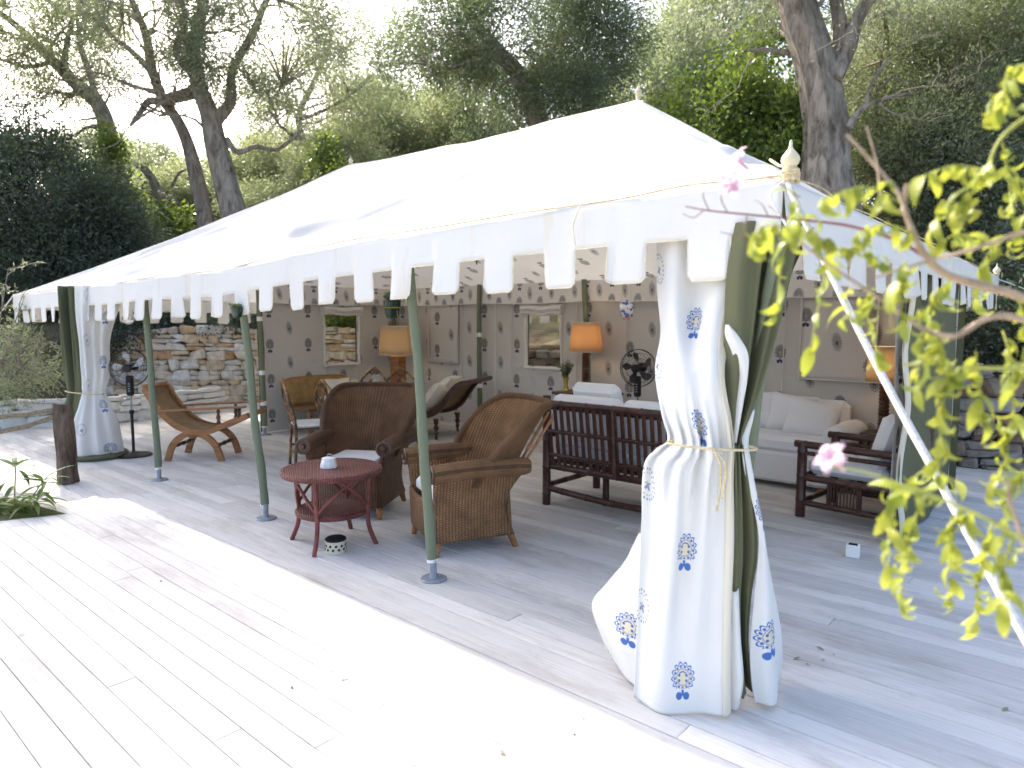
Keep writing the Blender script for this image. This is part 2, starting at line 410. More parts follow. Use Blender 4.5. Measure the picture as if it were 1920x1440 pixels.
lf_pale = leafmat('pale green olive leaf', (.14, .165, .095), (.22, .245, .14), (.27, .29, .20), .38, (.34, .39, .17))  # paler than the grey green olive leaf
lf_dark = leafmat('dark evergreen leaf', (.028, .043, .031), (.072, .095, .066), (.09, .11, .085), .2, (.09, .14, .05), .65)  # lighter tint raised to paint in sky-lit highlights
lf_hedge = leafmat('grey green hedge leaf', (.066, .086, .055), (.15, .172, .11), (.19, .21, .15), .32, (.22, .27, .10), .65)  # haze over the hedge put into a lighter leaf colour
lf_mid = leafmat('deep green olive leaf', (.07, .095, .056), (.15, .178, .10), (.19, .215, .155), .33, (.24, .31, .12))  # lightened too, haze painted into the leaf colour
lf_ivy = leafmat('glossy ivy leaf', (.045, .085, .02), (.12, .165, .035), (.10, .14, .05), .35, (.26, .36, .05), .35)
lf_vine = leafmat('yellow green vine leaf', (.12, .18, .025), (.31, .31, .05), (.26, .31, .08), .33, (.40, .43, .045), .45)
def _vine_rand(m):                          # each leaf of the vine its own tint, some turning yellow or brown at the rim
    t = m.node_tree; a = [n for n in t.nodes if n.type == 'ATTRIBUTE'][0]; oi = t.nodes.new('ShaderNodeObjectInfo')
    for l in list(t.links):
        if l.from_node == a: k = l.to_socket; t.links.remove(l); t.links.new(oi.outputs['Random'], k)
_vine_rand(lf_vine)
lf_olean = leafmat('oleander leaf', (.06, .12, .03), (.12, .19, .05), (.16, .22, .08), .25, (.25, .38, .06), .35); _vine_rand(lf_olean)
m_pink = Mat('pink flower petal', (.72, .52, .62), .6, .2).translucent(.35, None, (.78, .56, .66)).m
# ------------------------------------------------------------------ the setting
def hill(x, y):
    """ground level; low under the deck, stepped up behind the walls, rising to a wooded slope"""
    x = np.asarray(x, float); y = np.asarray(y, float)
    dep = x * FH[0] + y * FH[1]; lat = x * RT[0] + y * RT[1]
    wl = np.interp(lat, [-30, -9.6, -8.2, -6.4, -4.2, -1.0, 2.6, 4.6, 6.0, 9, 30], [13.2, 13.2, 13.45, 13.45, 13.45, 12.2, 10.6, 8.4, 7.7, 7.0, 6.6])   # where the walls run
    step = np.clip((dep - wl) / .35, 0, 1)
    top = np.interp(lat, [-30, -4, 0, 30], [1.42, 1.42, 1.1, 1.1])
    up = np.clip(dep - wl - .3, 0, None)
    z = -.25 + step * (top + .22) + np.where(up < 22, up * .24, 5.28 + (up - 22) * .1)
    z = np.minimum(z, 9 + 0 * z)
    return z + step * .12 * (np.sin(x * 1.7) * np.sin(y * 1.3 + 1) + .5 * np.sin(x * 3.9 + 2) * np.sin(y * 4.3))
def _ground():
    a = np.r_[np.linspace(-400, -42, 24), np.linspace(-40, 30, 141), np.linspace(32, 400, 24)]
    b = np.r_[np.linspace(-400, -12, 20), np.linspace(-10, 50, 161), np.linspace(53, 400, 24)]
    A, B = np.meshgrid(a, b, indexing='ij'); o = MB().grid(np.stack([A, B, hill(A, B)], 2)).build('hillside_ground', m_soil)
    tag(o, 'dry leafy hillside ground behind the tent', None, None, 'structure')
_ground()
def _deckb():
    base = MB().box((-5.6, 3.9, -.09), (17.2, 11.8, .1)).build('deck', m_gap)
    tag(base, 'whitewashed timber deck under the tent', None, None, 'structure')
    pm = MB(); h = .5; c = .03
    v = [(-.5, -.5, -.5), (.5, -.5, -.5), (.5, .5, -.5), (-.5, .5, -.5), (-.5, -.5, .42), (.5, -.5, .42), (.5, .5, .42), (-.5, .5, .42),
         (-.4985, -.475, .5), (.4985, -.475, .5), (.4985, .475, .5), (-.4985, .475, .5)]
    pm.add(v, [(3, 2, 1, 0), (0, 1, 5, 4), (1, 2, 6, 5), (2, 3, 7, 6), (3, 0, 4, 7), (4, 5, 9, 8), (5, 6, 10, 9), (6, 7, 11, 10), (7, 4, 8, 11), (8, 9, 10, 11)])
    me = pm.mesh('plank', m_deck, False); pitch = .1185; y = -1.9; i = 0; far = MB()
    rd = random.Random(3)
    while y < 9.7:
        x = -14.0 + rd.uniform(-2.5, 0)
        rowx1 = 2.9
        while x < rowx1:
            L = rd.choice((3.6, 4.2, 4.8, 5.4)); x1 = min(x + L, rowx1)
            if x1 - x > .2 and x1 > -14:
                xs = max(x, -14.0); cx = (xs + x1) / 2; dz = rd.uniform(-.0012, .0012)
                vis = 0.1 < y < 8.2 and not (y > 6.9 and cx < -9.5)
                if vis and i < 298:
                    o = inst('plank', me, base, (cx, y, -.0125 + dz), (rd.uniform(-.002, .002), 0, 0), (x1 - xs - .003, pitch - .0035, .025)); i += 1
                else: far.box((cx, y, -.0125 + dz), (x1 - xs - .003, pitch - .0035, .025))
            x = x1
        y += pitch
    f = far.build('plank', m_deck, base, False); f['kind'] = 'stuff'
_deckb()

# dry stone walls: every stone in view its own piece
def stone_meshes(mat, n, seed, flat=False):
    out = []; rd = np.random.default_rng(seed)
    for k in range(n):
        m = MB().box((0, 0, 0), (1.06, 1, 1.1), .17); v = m.v[0]
        j = rd.uniform(-.17, .17, (8, 3)) * np.array([.8, .6, 1]); 
        for q in range(len(v)):
            o = (1 if v[q][0] > 0 else 0) + (2 if v[q][1] > 0 else 0) + (4 if v[q][2] > 0 else 0); v[q] += j[o] + rd.uniform(-.015, .015, 3)
        out.append(m.mesh('stone', mat, False))
    return out
ST = stone_meshes(m_stone, 14, 1); STD = stone_meshes(m_stoned, 10, 2); STW = stone_meshes(m_wstone, 10, 3)
def stone_wall(name, label, cat, path, height, rowh, lenr, meshes, cap, seed, depth=.3, cover=m_mortar):
    rd = random.Random(seed); P = np.array(path, float)
    d = np.r_[0, np.cumsum(np.linalg.norm(np.diff(P, axis=0), axis=1))]
    root = thing(name, label, cat, (*P[0], 0))
    pt = lambda s: np.array([np.interp(s, d, P[:, 0]), np.interp(s, d, P[:, 1])])
    core = MB(); S = np.linspace(0, d[-1], max(2, int(d[-1] / .5))); rows = []
    for s in S:
        p = pt(s); q = pt(min(s + .05, d[-1])) - pt(max(s - .05, 0)); q /= np.linalg.norm(q); nn = np.array([q[1], -q[0]])
        if nn @ -P.mean(0) < 0: nn = -nn
        hh = height(s) - .06
        a = p - nn * .06 - P[0]; b = p - nn * depth - P[0]
        rows.append([(a[0], a[1], -.1), (a[0], a[1], hh), (b[0], b[1], hh), (b[0], b[1], -.1)])
    core.grid(rows).build('wall_core', cover, root, False)
    n = 0; z = -.02; hmax = max(height(s) for s in S)
    while z < hmax:
        rh = rd.uniform(*rowh); s = rd.uniform(-.2, 0)
        while s < d[-1]:
            L = rd.uniform(*lenr); sc_ = min(max(s + L / 2, 0), d[-1]); H = height(sc_)
            if z < H - .03 and n < cap:
                rr = min(rh, H - z + .02); parts = [(z, rr)]
                if rr > .13 and rd.random() < .4: k = rd.uniform(.4, .6); parts = [(z, rr * k), (z + rr * k, rr * (1 - k))]
                for (zz, hh) in parts:
                    p = pt(sc_); q = pt(min(sc_ + .05, d[-1])) - pt(max(sc_ - .05, 0)); ang = math.atan2(q[1], q[0])
                    o = inst('stone', rd.choice(meshes), root, (p[0] - P[0][0], p[1] - P[0][1], zz + hh / 2), (rd.uniform(-.06, .06), rd.uniform(-.16, .16) * (1 if L < .3 else .4), ang + rd.uniform(-.07, .07)),
                             ((L - .012) * rd.choice((1, -1)), rd.uniform(.16, .24), hh - .012)); n += 1
            s += L
        z += rh
    return root
def lp(lat, dep): q = RT * lat + FH * dep; return (q[0], q[1])
stone_wall('retaining_wall', 'rust and grey dry stone retaining wall behind the left end of the tent', 'stone wall',
           [lp(-8.6, 13.45), lp(-6.5, 13.4), lp(-3.9, 13.4), lp(-2.2, 12.9)], lambda s: 1.46 + .03 * math.sin(s * 3), (.095, .21), (.16, .40), ST, 299, 5)
stone_wall('low_wall', 'low white stone wall edging the deck at the far left', 'stone wall',
           [(-12.9, 1.2), (-12.35, 2.9), (-11.75, 3.75), (-11.85, 4.9), (-12.0, 5.65)], lambda s: .40, (.14, .2), (.3, .6), STW, 80, 6, .35, m_wstone)
stone_wall('retaining_wall', 'brown dry stone retaining wall seen past the green wall panel at the right', 'stone wall',
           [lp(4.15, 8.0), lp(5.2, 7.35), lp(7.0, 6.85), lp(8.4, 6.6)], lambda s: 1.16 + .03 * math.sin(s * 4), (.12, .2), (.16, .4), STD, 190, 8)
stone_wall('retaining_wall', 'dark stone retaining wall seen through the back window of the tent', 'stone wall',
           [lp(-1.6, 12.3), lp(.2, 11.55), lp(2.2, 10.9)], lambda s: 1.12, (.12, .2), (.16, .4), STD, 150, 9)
# ------------------------------------------------------------------ tent
tent = thing('marquee_tent', 'large white canvas marquee tent with scalloped valance over the deck', 'tent')
XL, XR, YF, YB = -11.9, -1.0, 2.78, 9.75
YR = 6.27; RXR, RXL = -3.75, -8.6
EZX = [-12.2, -9, -8, -6.9, -5.7, -4.9, -4.2, -3.5, -2.4, -1.0]; EZZ = [1.97, 1.985, 1.99, 2.02, 2.015, 2.06, 2.10, 2.12, 2.15, 2.16]
def ez(x, y): return np.interp(x, EZX, EZZ) - .008 * (np.asarray(y) - YF)
def roofz(x, y):
    x = np.asarray(x, float); y = np.asarray(y, float)
    t = np.minimum(np.minimum((y - YF) / (YR - YF), (YB - y) / (YB - YR)), np.minimum((XR - x) / (XR - RXR), (x - XL) / (RXL - XL)))
    t = np.clip(t, 0, 1); rz = np.interp(x, [RXL, RXR], [3.90, 3.85]) - .05 * np.sin(np.clip((x - RXL) / (RXR - RXL), 0, 1) * math.pi)
    g = t - .13 * t * (1 - t); e = ez(x, y)
    return e + (rz - e) * g
def creases(x, y):
    r2 = np.random.default_rng(21); z = 0 * x
    segs = []
    for k in range(26):
        xe = r2.uniform(-11.3, -1.4); ye = YF + r2.uniform(.05, 1.1); ln = r2.uniform(.7, 2.4); a = R(r2.uniform(28, 75))
        segs.append((xe, ye, xe + ln * math.cos(a), ye + ln * math.sin(a), r2.uniform(.09, .17), r2.uniform(.025, .06) * r2.choice((-1, 1, 1))))
    for (xe, w_) in ((-3.3, .3), (-5.4, .3), (-7.35, .3), (-1.05, .25), (-9.3, .3)):   # pull lines fanning from the pole heads
        for a in (38, 62, 90, 118, 145):
            a = R(a + r2.uniform(-8, 8)); ln = r2.uniform(.5, 1.5); segs.append((xe, YF, xe + ln * math.cos(a), YF + ln * math.sin(a), .085, .03))
    for (x0, y0, x1, y1, wd, am) in segs:
        dx, dy = x1 - x0, y1 - y0; L = math.hypot(dx, dy); s = ((x - x0) * dx + (y - y0) * dy) / L; n = ((x - x0) * -dy + (y - y0) * dx) / L + .06 * np.sin(s * 2.3 + x0)
        wd2 = wd * (.6 + .7 * np.clip(s / L, 0, 1))
        fall = np.clip(s / .15, 0, 1) * np.clip((L - s) / (.5 * L), 0, 1)
        z = z + am * fall * (np.exp(-(n / wd2) ** 2) - .6 * np.exp(-((n - 1.7 * wd2) / wd2) ** 2))
    z = z + .010 * np.sin(x * 3.1 + np.sin(y * 2.1) * 1.4) * np.sin(y * 1.7 + .6) + .006 * np.sin(x * 7.3 - y * 4.1) * np.sin(y * 2.2 + x)
    return z
def _roof():
    xs = np.unique(np.r_[np.linspace(XL, XR, 400), RXL, RXR]); ys = np.unique(np.r_[np.linspace(YF, YR, 130), np.linspace(YR, YB, 50)])
    A, B = np.meshgrid(xs, ys, indexing='ij'); Z = roofz(A, B)
    edge = np.clip(np.minimum(np.minimum(B - YF, YB - B), np.minimum(XR - A, A - XL)) / .12, 0, 1)
    Z = Z + creases(A, B) * edge
    MB().grid(np.stack([A, B, Z], 2), np.stack([A, B], 2)).build('roof', m_roof, tent, True, .004)
_roof()
def eave_pt(side, s):                     # s metres along the side; returns point and outward normal
    if side == 'front': x = XR - s; return np.array([x, YF, ez(x, YF)]), np.array([0, -1, 0.])
    if side == 'right': y = YF + s; return np.array([XR, y, ez(XR, y)]), np.array([1., 0, 0])
    if side == 'left': y = YF + s; return np.array([XL, y, ez(XL, y)]), np.array([-1., 0, 0])
    x = XR - s; return np.array([x, YB, ez(x, YB)]), np.array([0, 1., 0])
def valance(side, L, seed):
    r2 = np.random.default_rng(seed); band, tab = .205, .185; du = .025; n = int(round(L / du)); ss = np.linspace(0, L, n + 1)
    nb, ntb = 7, 8; G = np.zeros((n + 1, nb + ntb + 1, 3)); UVg = np.zeros((n + 1, nb + ntb + 1, 2)); mask = np.zeros((n, nb + ntb), bool)
    ph = r2.uniform(0, 6.28, 40); trim = []
    def off(s, f):
        k = int(s // .4) % 40
        w1 = .010 * math.sin(s * 3.1 + 1) + .008 * math.sin(s * 7.7 + 2)
        flap = (.018 * math.sin(ph[k]) * f * f + .012 * math.sin((s % .4) * 9 + ph[k] * 2) * f)
        belly = .014 * math.sin(min(1, f * 1.25) * math.pi * .6)
        return belly * (.4 + .6 * f) + w1 * f + flap
    istab = lambda s: .2 <= ((s + 1e-6) % .4) < .4
    shr = r2.uniform(-.012, .012, 60)
    for i, s in enumerate(ss):
        p, nn = eave_pt(side, s); tn = np.array([nn[1], -nn[0], 0])
        for j in range(nb + ntb + 1):
            if j <= nb: z = band * j / nb
            else: z = band + tab * (j - nb) / ntb
            f = z / (band + tab); q = p.copy(); q[2] -= z; zz = 0
            if j > nb:
                loc = (s % .4) - .2
                if loc < -.19: loc = .2
                e = min(abs(loc), abs(.2 - loc)); 
                if j >= nb + ntb - 1 and e < .02: q[2] += .012 if j == nb + ntb - 1 else .022
                q[2] += shr[int(s // .4) % 60] * (j - nb) / ntb
            q = q + nn * off(s, f); G[i, j] = q; UVg[i, j] = (s, -z)
    for i in range(n):
        mid = (ss[i] + ss[i + 1]) / 2; t = .2 <= (mid % .4) < .4
        mask[i, :nb] = True
        if t: mask[i, nb:] = True
    MB().grid(G, UVg, mask).build('valance', m_val, tent, True, .004)
    path = []; tabnow = False
    for i in range(n + 1):
        mid = ss[i] + du / 2; t = i < n and .2 <= (mid % .4) < .4
        if t and not tabnow: path.extend(G[i, nb:nb + ntb + 1])
        if t: path.append(G[i, -1]) if not (path and np.allclose(path[-1], G[i, -1])) else None
        if not t and tabnow:
            path.append(G[i, -1]); path.extend(G[i, nb:nb + ntb][::-1])
        if not t and not tabnow: path.append(G[i, nb])
        tabnow = t
    P = [path[0]]
    for q in path[1:]:
        if np.linalg.norm(q - P[-1]) > .004: P.append(q)
    MB().tube(np.array(P), .0036, 5).build('valance_edging', m_trim, tent)
    e = []
    for s in np.arange(0, L, .06):
        p, nn = eave_pt(side, s); e.append(p + nn * (.006 + .010 * math.sin(s * 5.3) * math.sin(s * 1.9)) + np.array([0, 0, .010 + .014 * max(0, math.sin(s * 2.7 + 1.2 * math.sin(s))) ** 3]))
    MB().tube(e, .0038, 5).build('eave_seam', m_seam, tent)
valance('front', 10.9, 1); valance('right', 6.95, 2); valance('left', 6.95, 3); valance('back', 10.9, 4)

# inner lining: ceiling, pelmet, printed walls with windows
LX0, LX1, LY0, LY1 = -8.98, -1.1, 2.86, 7.40
def linez(x, y):
    t = np.minimum(np.minimum((y - LY0) / 2.27, (LY1 - y) / 2.27), np.minimum((LX1 - x) / 2.1, (x - LX0) / 2.1)); t = np.clip(t, 0, 1)
    e = np.where(y > 5, 2.12, np.interp(x, EZX, EZZ) - .05) * 1.0; e = np.where(y > 5, 2.12, e + (2.12 - e) * np.clip((y - LY0) / 2.2, 0, 1))
    return e + (2.95 - e) * (t - .1 * t * (1 - t)) - .012 * np.abs(np.sin(x * 1.57)) * (1 - t)
def _lining():
    xs = np.linspace(LX0, LX1, 90); ys = np.linspace(LY0, LY1, 60); A, B = np.meshgrid(xs, ys, indexing='ij')
    Z = linez(A, B) + .008 * np.sin(A * 5 + B * 2) * np.sin(B * 3)
    MB().grid(np.stack([A, B, Z], 2), np.stack([A, B * 1.06], 2)).build('ceiling_lining', m_ceil, tent, True)
_lining()
def wall(name, p0, p1, z1, wins, mat, seed, amp=.018, solid=0, off=0.0, flipuv=False):
    p0 = np.array(p0, float); p1 = np.array(p1, float); L = np.linalg.norm(p1 - p0); d = (p1 - p0) / L; nn = np.array([-d[1], d[0]])
    us = set(np.round(np.arange(0, L + .001, .05), 4)); us.add(L); vs = set(np.round(np.arange(.02, z1, .05), 4)); vs.add(z1)
    for (u0, u1, v0, v1) in wins: us |= {u0, u1}; vs |= {v0, v1}
    us = np.array(sorted(us)); vs = np.array(sorted(vs)); A, B = np.meshgrid(us, vs, indexing='ij')
    r2 = np.random.default_rng(seed); a, b, c_ = r2.uniform(0, 6, 3)
    W = amp * (.55 * np.sin(A * 3.3 + a + .6 * np.sin(B * 2)) + .35 * np.sin(A * 9 + B * 3.5 + b) * (1 - B / 2.4) + .3 * np.sin(B * 6 - A * 4 + c_) * (.3 + np.exp(-((B - .95) / .3) ** 2)))
    for (u0, u1, v0, v1) in wins:       # puckers pulling from the window's lower corners
        for uc, sg in ((u0, -1), (u1, 1)):
            rr = np.hypot(A - uc, B - v0); th = np.arctan2(B - v0, (A - uc) * sg); W += .02 * np.exp(-rr / .25) * np.sin(th * 9) * (rr > .03)
    W += off
    P = np.stack([p0[0] + d[0] * A + nn[0] * W, p0[1] + d[1] * A + nn[1] * W, B], 2)
    mask = np.ones((len(us) - 1, len(vs) - 1), bool)
    for i in range(len(us) - 1):
        for j in range(len(vs) - 1):
            um, vm = (us[i] + us[i + 1]) / 2, (vs[j] + vs[j + 1]) / 2
            for (u0, u1, v0, v1) in wins:
                if u0 < um < u1 and v0 < vm < v1: mask[i, j] = False
    MB().grid(P, np.stack([A, B], 2), mask).build(name, mat, tent, True, solid)
    for (u0, u1, v0, v1) in wins:         # hemmed frame and the rolled-up flap above it
        fr = MB(); pt = lambda u, v, o: np.array([p0[0] + d[0] * u + nn[0] * o, p0[1] + d[1] * u + nn[1] * o, v])
        sgn = 1 if off >= 0 else -1
        for (ua, va, ub, vb) in ((u0 - .03, v0 - .03, u1 + .03, v0 - .03), (u0 - .03, v1 + .03, u1 + .03, v1 + .03), (u0 - .03, v0 - .03, u0 - .03, v1 + .03), (u1 + .03, v0 - .03, u1 + .03, v1 + .03)):
            path = [pt(ua + (ub - ua) * t, va + (vb - va) * t, .012 * math.sin(t * 7) + .022 * INW) for t in np.linspace(0, 1, 9)]
            fr.tube(path, .02, 6)
        w_ = fr.build('window', m_linplain, tent)
        roll = MB(); path = [pt(u0 - .06 + (u1 - u0 + .12) * t, v1 + .075 + .012 * math.sin(t * 9), .06 * INW) for t in np.linspace(0, 1, 14)]
        roll.tube(path, [.045 + .008 * math.sin(k * 2.1) for k in range(14)], 10, .15)
        roll.tube([q - np.array([0, 0, .06]) for q in path], .028, 8, .2); roll.build('rolled_flap', m_linplain, w_)
        nt_ = MB(); us2 = np.linspace(u0, u1, 25); vs2 = np.linspace(v0, v1, 31)
m_linplain = cloth('plain cream lining', (.75, .725, .69), .1, None, .4)
INW = -1.0                                # inside lies on the negative normal side of the back wall
wall('back_wall', (-9.0, 7.42), (-1.05, 7.42), 2.14, [(2.84, 3.42, .98, 1.69)], m_liner, 31)
wall('back_wall_outer', (-9.03, 7.46), (-1.0, 7.46), 2.1, [(2.86, 3.46, .96, 1.71)], m_green, 31, .018)
INW = -1.0
wall('left_wall', (-9.0, 4.95), (-9.0, 7.42), 2.10, [(1.07, 1.66, .95, 1.70)], m_liner, 33)
wall('left_wall_outer', (-9.05, 4.95), (-9.05, 7.42), 2.06, [(1.06, 1.67, .94, 1.71)], m_green, 33)
INW = 1.0
wall('right_wall', (-1.10, 5.34), (-1.10, 7.40), 2.12, [], m_liner, 35, .02)
wall('right_wall_outer', (-1.04, 5.34), (-1.04, 7.42), 2.10, [], m_green, 36, .03)
def _trimwork():
    # cream wavy hem down the free edge of the right wall
    pts = np.array([(-1.05 + .02 * math.sin(z * 7 + 1), 5.33 + .022 * math.sin(z * 5.1) + .012 * math.sin(z * 13), z) for z in np.linspace(.03, 2.0, 60)])
    g = np.stack([pts, pts + np.array([.014, .022, 0]), pts + np.array([.024, .05, 0])], 1); MB().grid(g).build('wall_hem', m_cream, tent, True, .006)
    # pelmet band with its own row of prints round the inside of the walls
    def pelmet(p0, p1, inn, z0=1.86, z1=2.12):
        p0 = np.array(p0, float); p1 = np.array(p1, float); L = np.linalg.norm(p1 - p0); u = np.linspace(0, L, int(L / .06)); v = np.linspace(0, 1, 5)
        A, B = np.meshgrid(u, v, indexing='ij'); W = .03 + .02 * (1 - B) * (1 + .5 * np.sin(A * 4.2)); sag = .02 * np.abs(np.sin(A * 1.57))
        P = np.stack([p0[0] + (p1 - p0)[0] / L * A + inn[0] * W, p0[1] + (p1 - p0)[1] / L * A + inn[1] * W, z0 + (z1 - z0) * B - sag * (1 - B)], 2)
        MB().grid(P, np.stack([A, (B - .5) * .26 + .105 * 0], 2)).build('pelmet', m_pelmet, tent, True)
        MB().tube(P[:, 0], .007, 6).build('pelmet_cord', m_linplain, tent)
    pelmet((-9, 7.38), (-1.1, 7.38), (0, -1)); pelmet((-8.97, 4.95), (-8.97, 7.4), (1, 0)); pelmet((-1.12, 5.36), (-1.12, 7.4), (-1, 0), 1.9, 2.14)
    # closed window flaps, buttoned down
    for (x0, x1, z0, z1) in ((-2.42, -1.70, 1.0, 1.84), (-8.15, -7.5, .96, 1.86)):
        u = np.linspace(x0, x1, 15); v = np.linspace(z0, z1, 17); A, B = np.meshgrid(u, v, indexing='ij')
        P = np.stack([A, 7.37 + .01 * np.sin(A * 9) * np.sin(B * 6), B], 2); f = MB().grid(P, np.stack([A + .05, B + .11], 2)).build('closed_flap', m_liner, tent, True, .006)
        MB().tube([(x0, 7.36, z1), (x0, 7.36, z0), (x1, 7.36, z0), (x1, 7.36, z1)], .012, 6).build('flap_hem', m_linplain, f)
    for x in (-8.55, -8.2, -7.45, -6.75, -6.45, -5.3, -4.55, -3.6, -2.6):      # vertical seams of the wall cloth
        MB().tube([(x + .006 * math.sin(z * 5), 7.405 - .018 * abs(math.sin(x)) - .008, z) for z in np.linspace(.05, 1.9, 12)], .007, 5).build('wall_seam', m_linplain, tent)
m_pelmet = printed('pelmet block print', (.75, .725, .69), (.075, .085, .19), (.10, .10, .13), (.40, .37, .28), .19, .26, .055, .095, .1, .5)
def _pel_fix():
    pass
_trimwork()
def pole(foot, top, r=.031, sleeve=True, bands=()):
    p = thing_part('pole', tent)
    a = np.array(foot, float); b = np.array(top, float); L = np.linalg.norm(b - a); d = (b - a) / L
    n = 26; P = [a + d * (.115 + (L - .115) * t) + np.array([.005 * math.sin(t * 9 + a[0]), .004 * math.sin(t * 13), 0]) for t in np.linspace(0, 1, n)]
    rr = [r * (1.06 + .05 * math.sin(k * 1.7 + a[0]) - .12 * k / n) for k in range(n)]
    s = MB().tube(P, rr, 14, .035, True, int(abs(a[0]) * 10)).build('pole', m_greenp, tent)
    MB().tube([a + d * .11, a + d * .128], r * 1.1, 14).build('white_band', m_white, s)
    for t in bands: MB().tube([a + d * t, a + d * (t + .06)], r * 1.25, 12).build('white_band', m_white, s)
    MB().lathe([(0.001, .0), (.082, .0), (.082, .008), (.076, .014), (.026, .016), (.021, .03), (.021, .125), (.001, .125)], a, 24).build('base_plate', m_steel, s)
    return s
def thing_part(*a): return None
for (fx, tx) in ((-3.08, -3.31), (-5.08, -5.44), (-7.15, -7.38)):
    pole((fx, 2.80, 0), (tx, 2.83, ez(tx, YF) - (.02 if fx > -4 else .005)))
pole((-1.25, 2.86, 0), (-1.03, 2.87, 2.12)); pole((-8.98, 2.86, 0), (-9.2, 2.84, 1.97))
for (x, y, b) in ((-8.9, 4.93, (.42, .85, 1.6)),): pole((x, y, 0), (x - .03, y, 2.02), .036, True, b)
for x in (-6.98, -4.98): pole((x, 7.30, 0), (x + (0 if x < -6 else -.14), 7.30, 2.13), .036, True, (1.37, .62))
pole((-8.93, 7.30, 0), (-8.93, 7.30, 2.1), .036)
pole((-3.0, 7.30, 0), (-3.0, 7.30, 2.1), .036); pole((-11.6, 9.5, -.1), (-11.6, 9.5, 1.9)); pole((-1.16, 6.3, 0), (-1.16, 6.3, 2.1), .03)
def finial(loc, s=1.0):
    pr = [(.045, 0), (.05, .02), (.034, .035), (.045, .055), (.056, .075), (.05, .1), (.04, .11), (.07, .125), (.074, .14), (.055, .155), (.075, .18), (.088, .215), (.08, .25), (.05, .29), (.025, .32), (.014, .35), (.016, .375), (.01, .40), (.002, .405)]
    return MB().lathe([(r * s, z * s) for r, z in pr], loc, 20).build('finial', m_finial, tent)
finial((-.985, 2.80, 2.14), .41); finial((RXR, YR, 3.82), .42); finial((RXL, YR, 3.86), .42); finial((-1.02, 9.7, 2.08), .45)
def _knots():                              # rope lashings and the thick white guy rope of the near corner
    k = MB(); th = np.linspace(0, 8 * math.pi, 60)
    k.tube([(-.985 + .032 * math.cos(t), 2.80 + .032 * math.sin(t), 2.145 + .0016 * t) for t in th], .008, 6); k.build('rope_lashing', m_rope, tent)
    g = np.array([(-.99, 2.80, 2.16), (-.94, 2.74, 2.06), (-.6, 2.53, 1.49), (-.19, 2.265, .865), (.10, 2.07, .43), (.37, 1.89, 0.0)])
    MB().tube(cr(g, 8), .0125, 10, .08).build('guy_rope', m_guy, tent)
    MB().tube(cr([(-.99, 2.75, 2.14), (-1.02, 2.70, 2.08), (-.96, 2.68, 1.98), (-.93, 2.7, 1.92)], 6), .006, 6).build('loose_cord', m_white, tent)
    MB().tube(cr([(-1.16, 3.05, 2.30), (-1.07, 2.93, 2.24), (-.99, 2.82, 2.215)], 5), .006, 6).build('loose_cord', m_rope, tent)
    MB().tube(cr([(-1.96, 2.755, 2.15), (-1.99, 2.74, 2.06), (-1.97, 2.735, 1.96)], 6), .005, 6).build('loose_cord', m_trim, tent)
    MB().tube([(-1.0, 9.72, 2.08), (1.5, 11.2, .9)], .006, 6).build('guy_rope', m_white, tent)
    MB().tube([(-11.9, 2.78, 1.96), (-13.0, 2.0, .4)], .008, 6).build('guy_rope', m_white, tent)
_knots()
# ------------------------------------------------------------------ tied-back curtains
def loft(rows, nz=60, nu=40, fold=None, seed=0):
    """rows: (z, [(s,t)...]) -> smooth sheet; s to the right of the sight line, t away"""
    Z = np.array([r[0] for r in rows]); C = np.array([[p for p in r[1]] for r in rows], float)
    m = C.shape[1]; cu = np.linspace(0, m - 1, nu)
    def crv(A, q):
        n = len(A); i = np.clip(np.floor(q).astype(int), 0, n - 2); t = (q - i)[:, None]
        p0, p1, p2, p3 = A[np.maximum(i - 1, 0)], A[i], A[i + 1], A[np.minimum(i + 2, n - 1)]
        return .5 * (2 * p1 + (p2 - p0) * t + (2 * p0 - 5 * p1 + 4 * p2 - p3) * t ** 2 + (3 * p1 - p0 - 3 * p2 + p3) * t ** 3)
    D = np.stack([crv(C[i], cu) for i in range(len(rows))])               # rows x nu x 2
    full = np.concatenate([D, np.repeat(Z[:, None, None], nu, 1)], 2)
    q = np.linspace(0, len(rows) - 1, nz); out = np.stack([crv(full[:, j], q) for j in range(nu)], 1)   # nz x nu x 3
    if fold is not None:
        u = np.linspace(0, 1, nu)[None, :]; z = out[:, :, 2]; out[:, :, 1] += fold(u, z)
    return out
def sheet(name, O, rows, mat, parent, fold=None, nz=60, nu=44, solid=.004, uv0=(0, 0), flip=False, zadd=None):
    S = loft(rows, nz, nu, fold)
    P = np.array(O)[None, None] + S[:, :, 0:1] * RT + S[:, :, 1:2] * FH + S[:, :, 2:3] * np.array([0, 0, 1.0])
    if zadd is not None: P[:, :, 2] += zadd(np.linspace(0, 1, nu)[None, :], S[:, :, 2])
    du = np.linalg.norm(np.diff(P, axis=1), axis=2); midw = np.concatenate([np.zeros((nz, 1)), np.cumsum(du, 1)], 1)
    wid = midw[:, -1].mean() * .84; U = uv0[0] + midw / midw[:, -1:] * wid
    dv = np.linalg.norm(np.diff(P[:, nu // 2], axis=0), axis=1); V = uv0[1] - np.r_[0, np.cumsum(dv)][:, None] + 0 * U
    o = MB().grid(P, np.stack([U, V], 2), None, flip).build(name, mat, parent, True, solid); return o, P
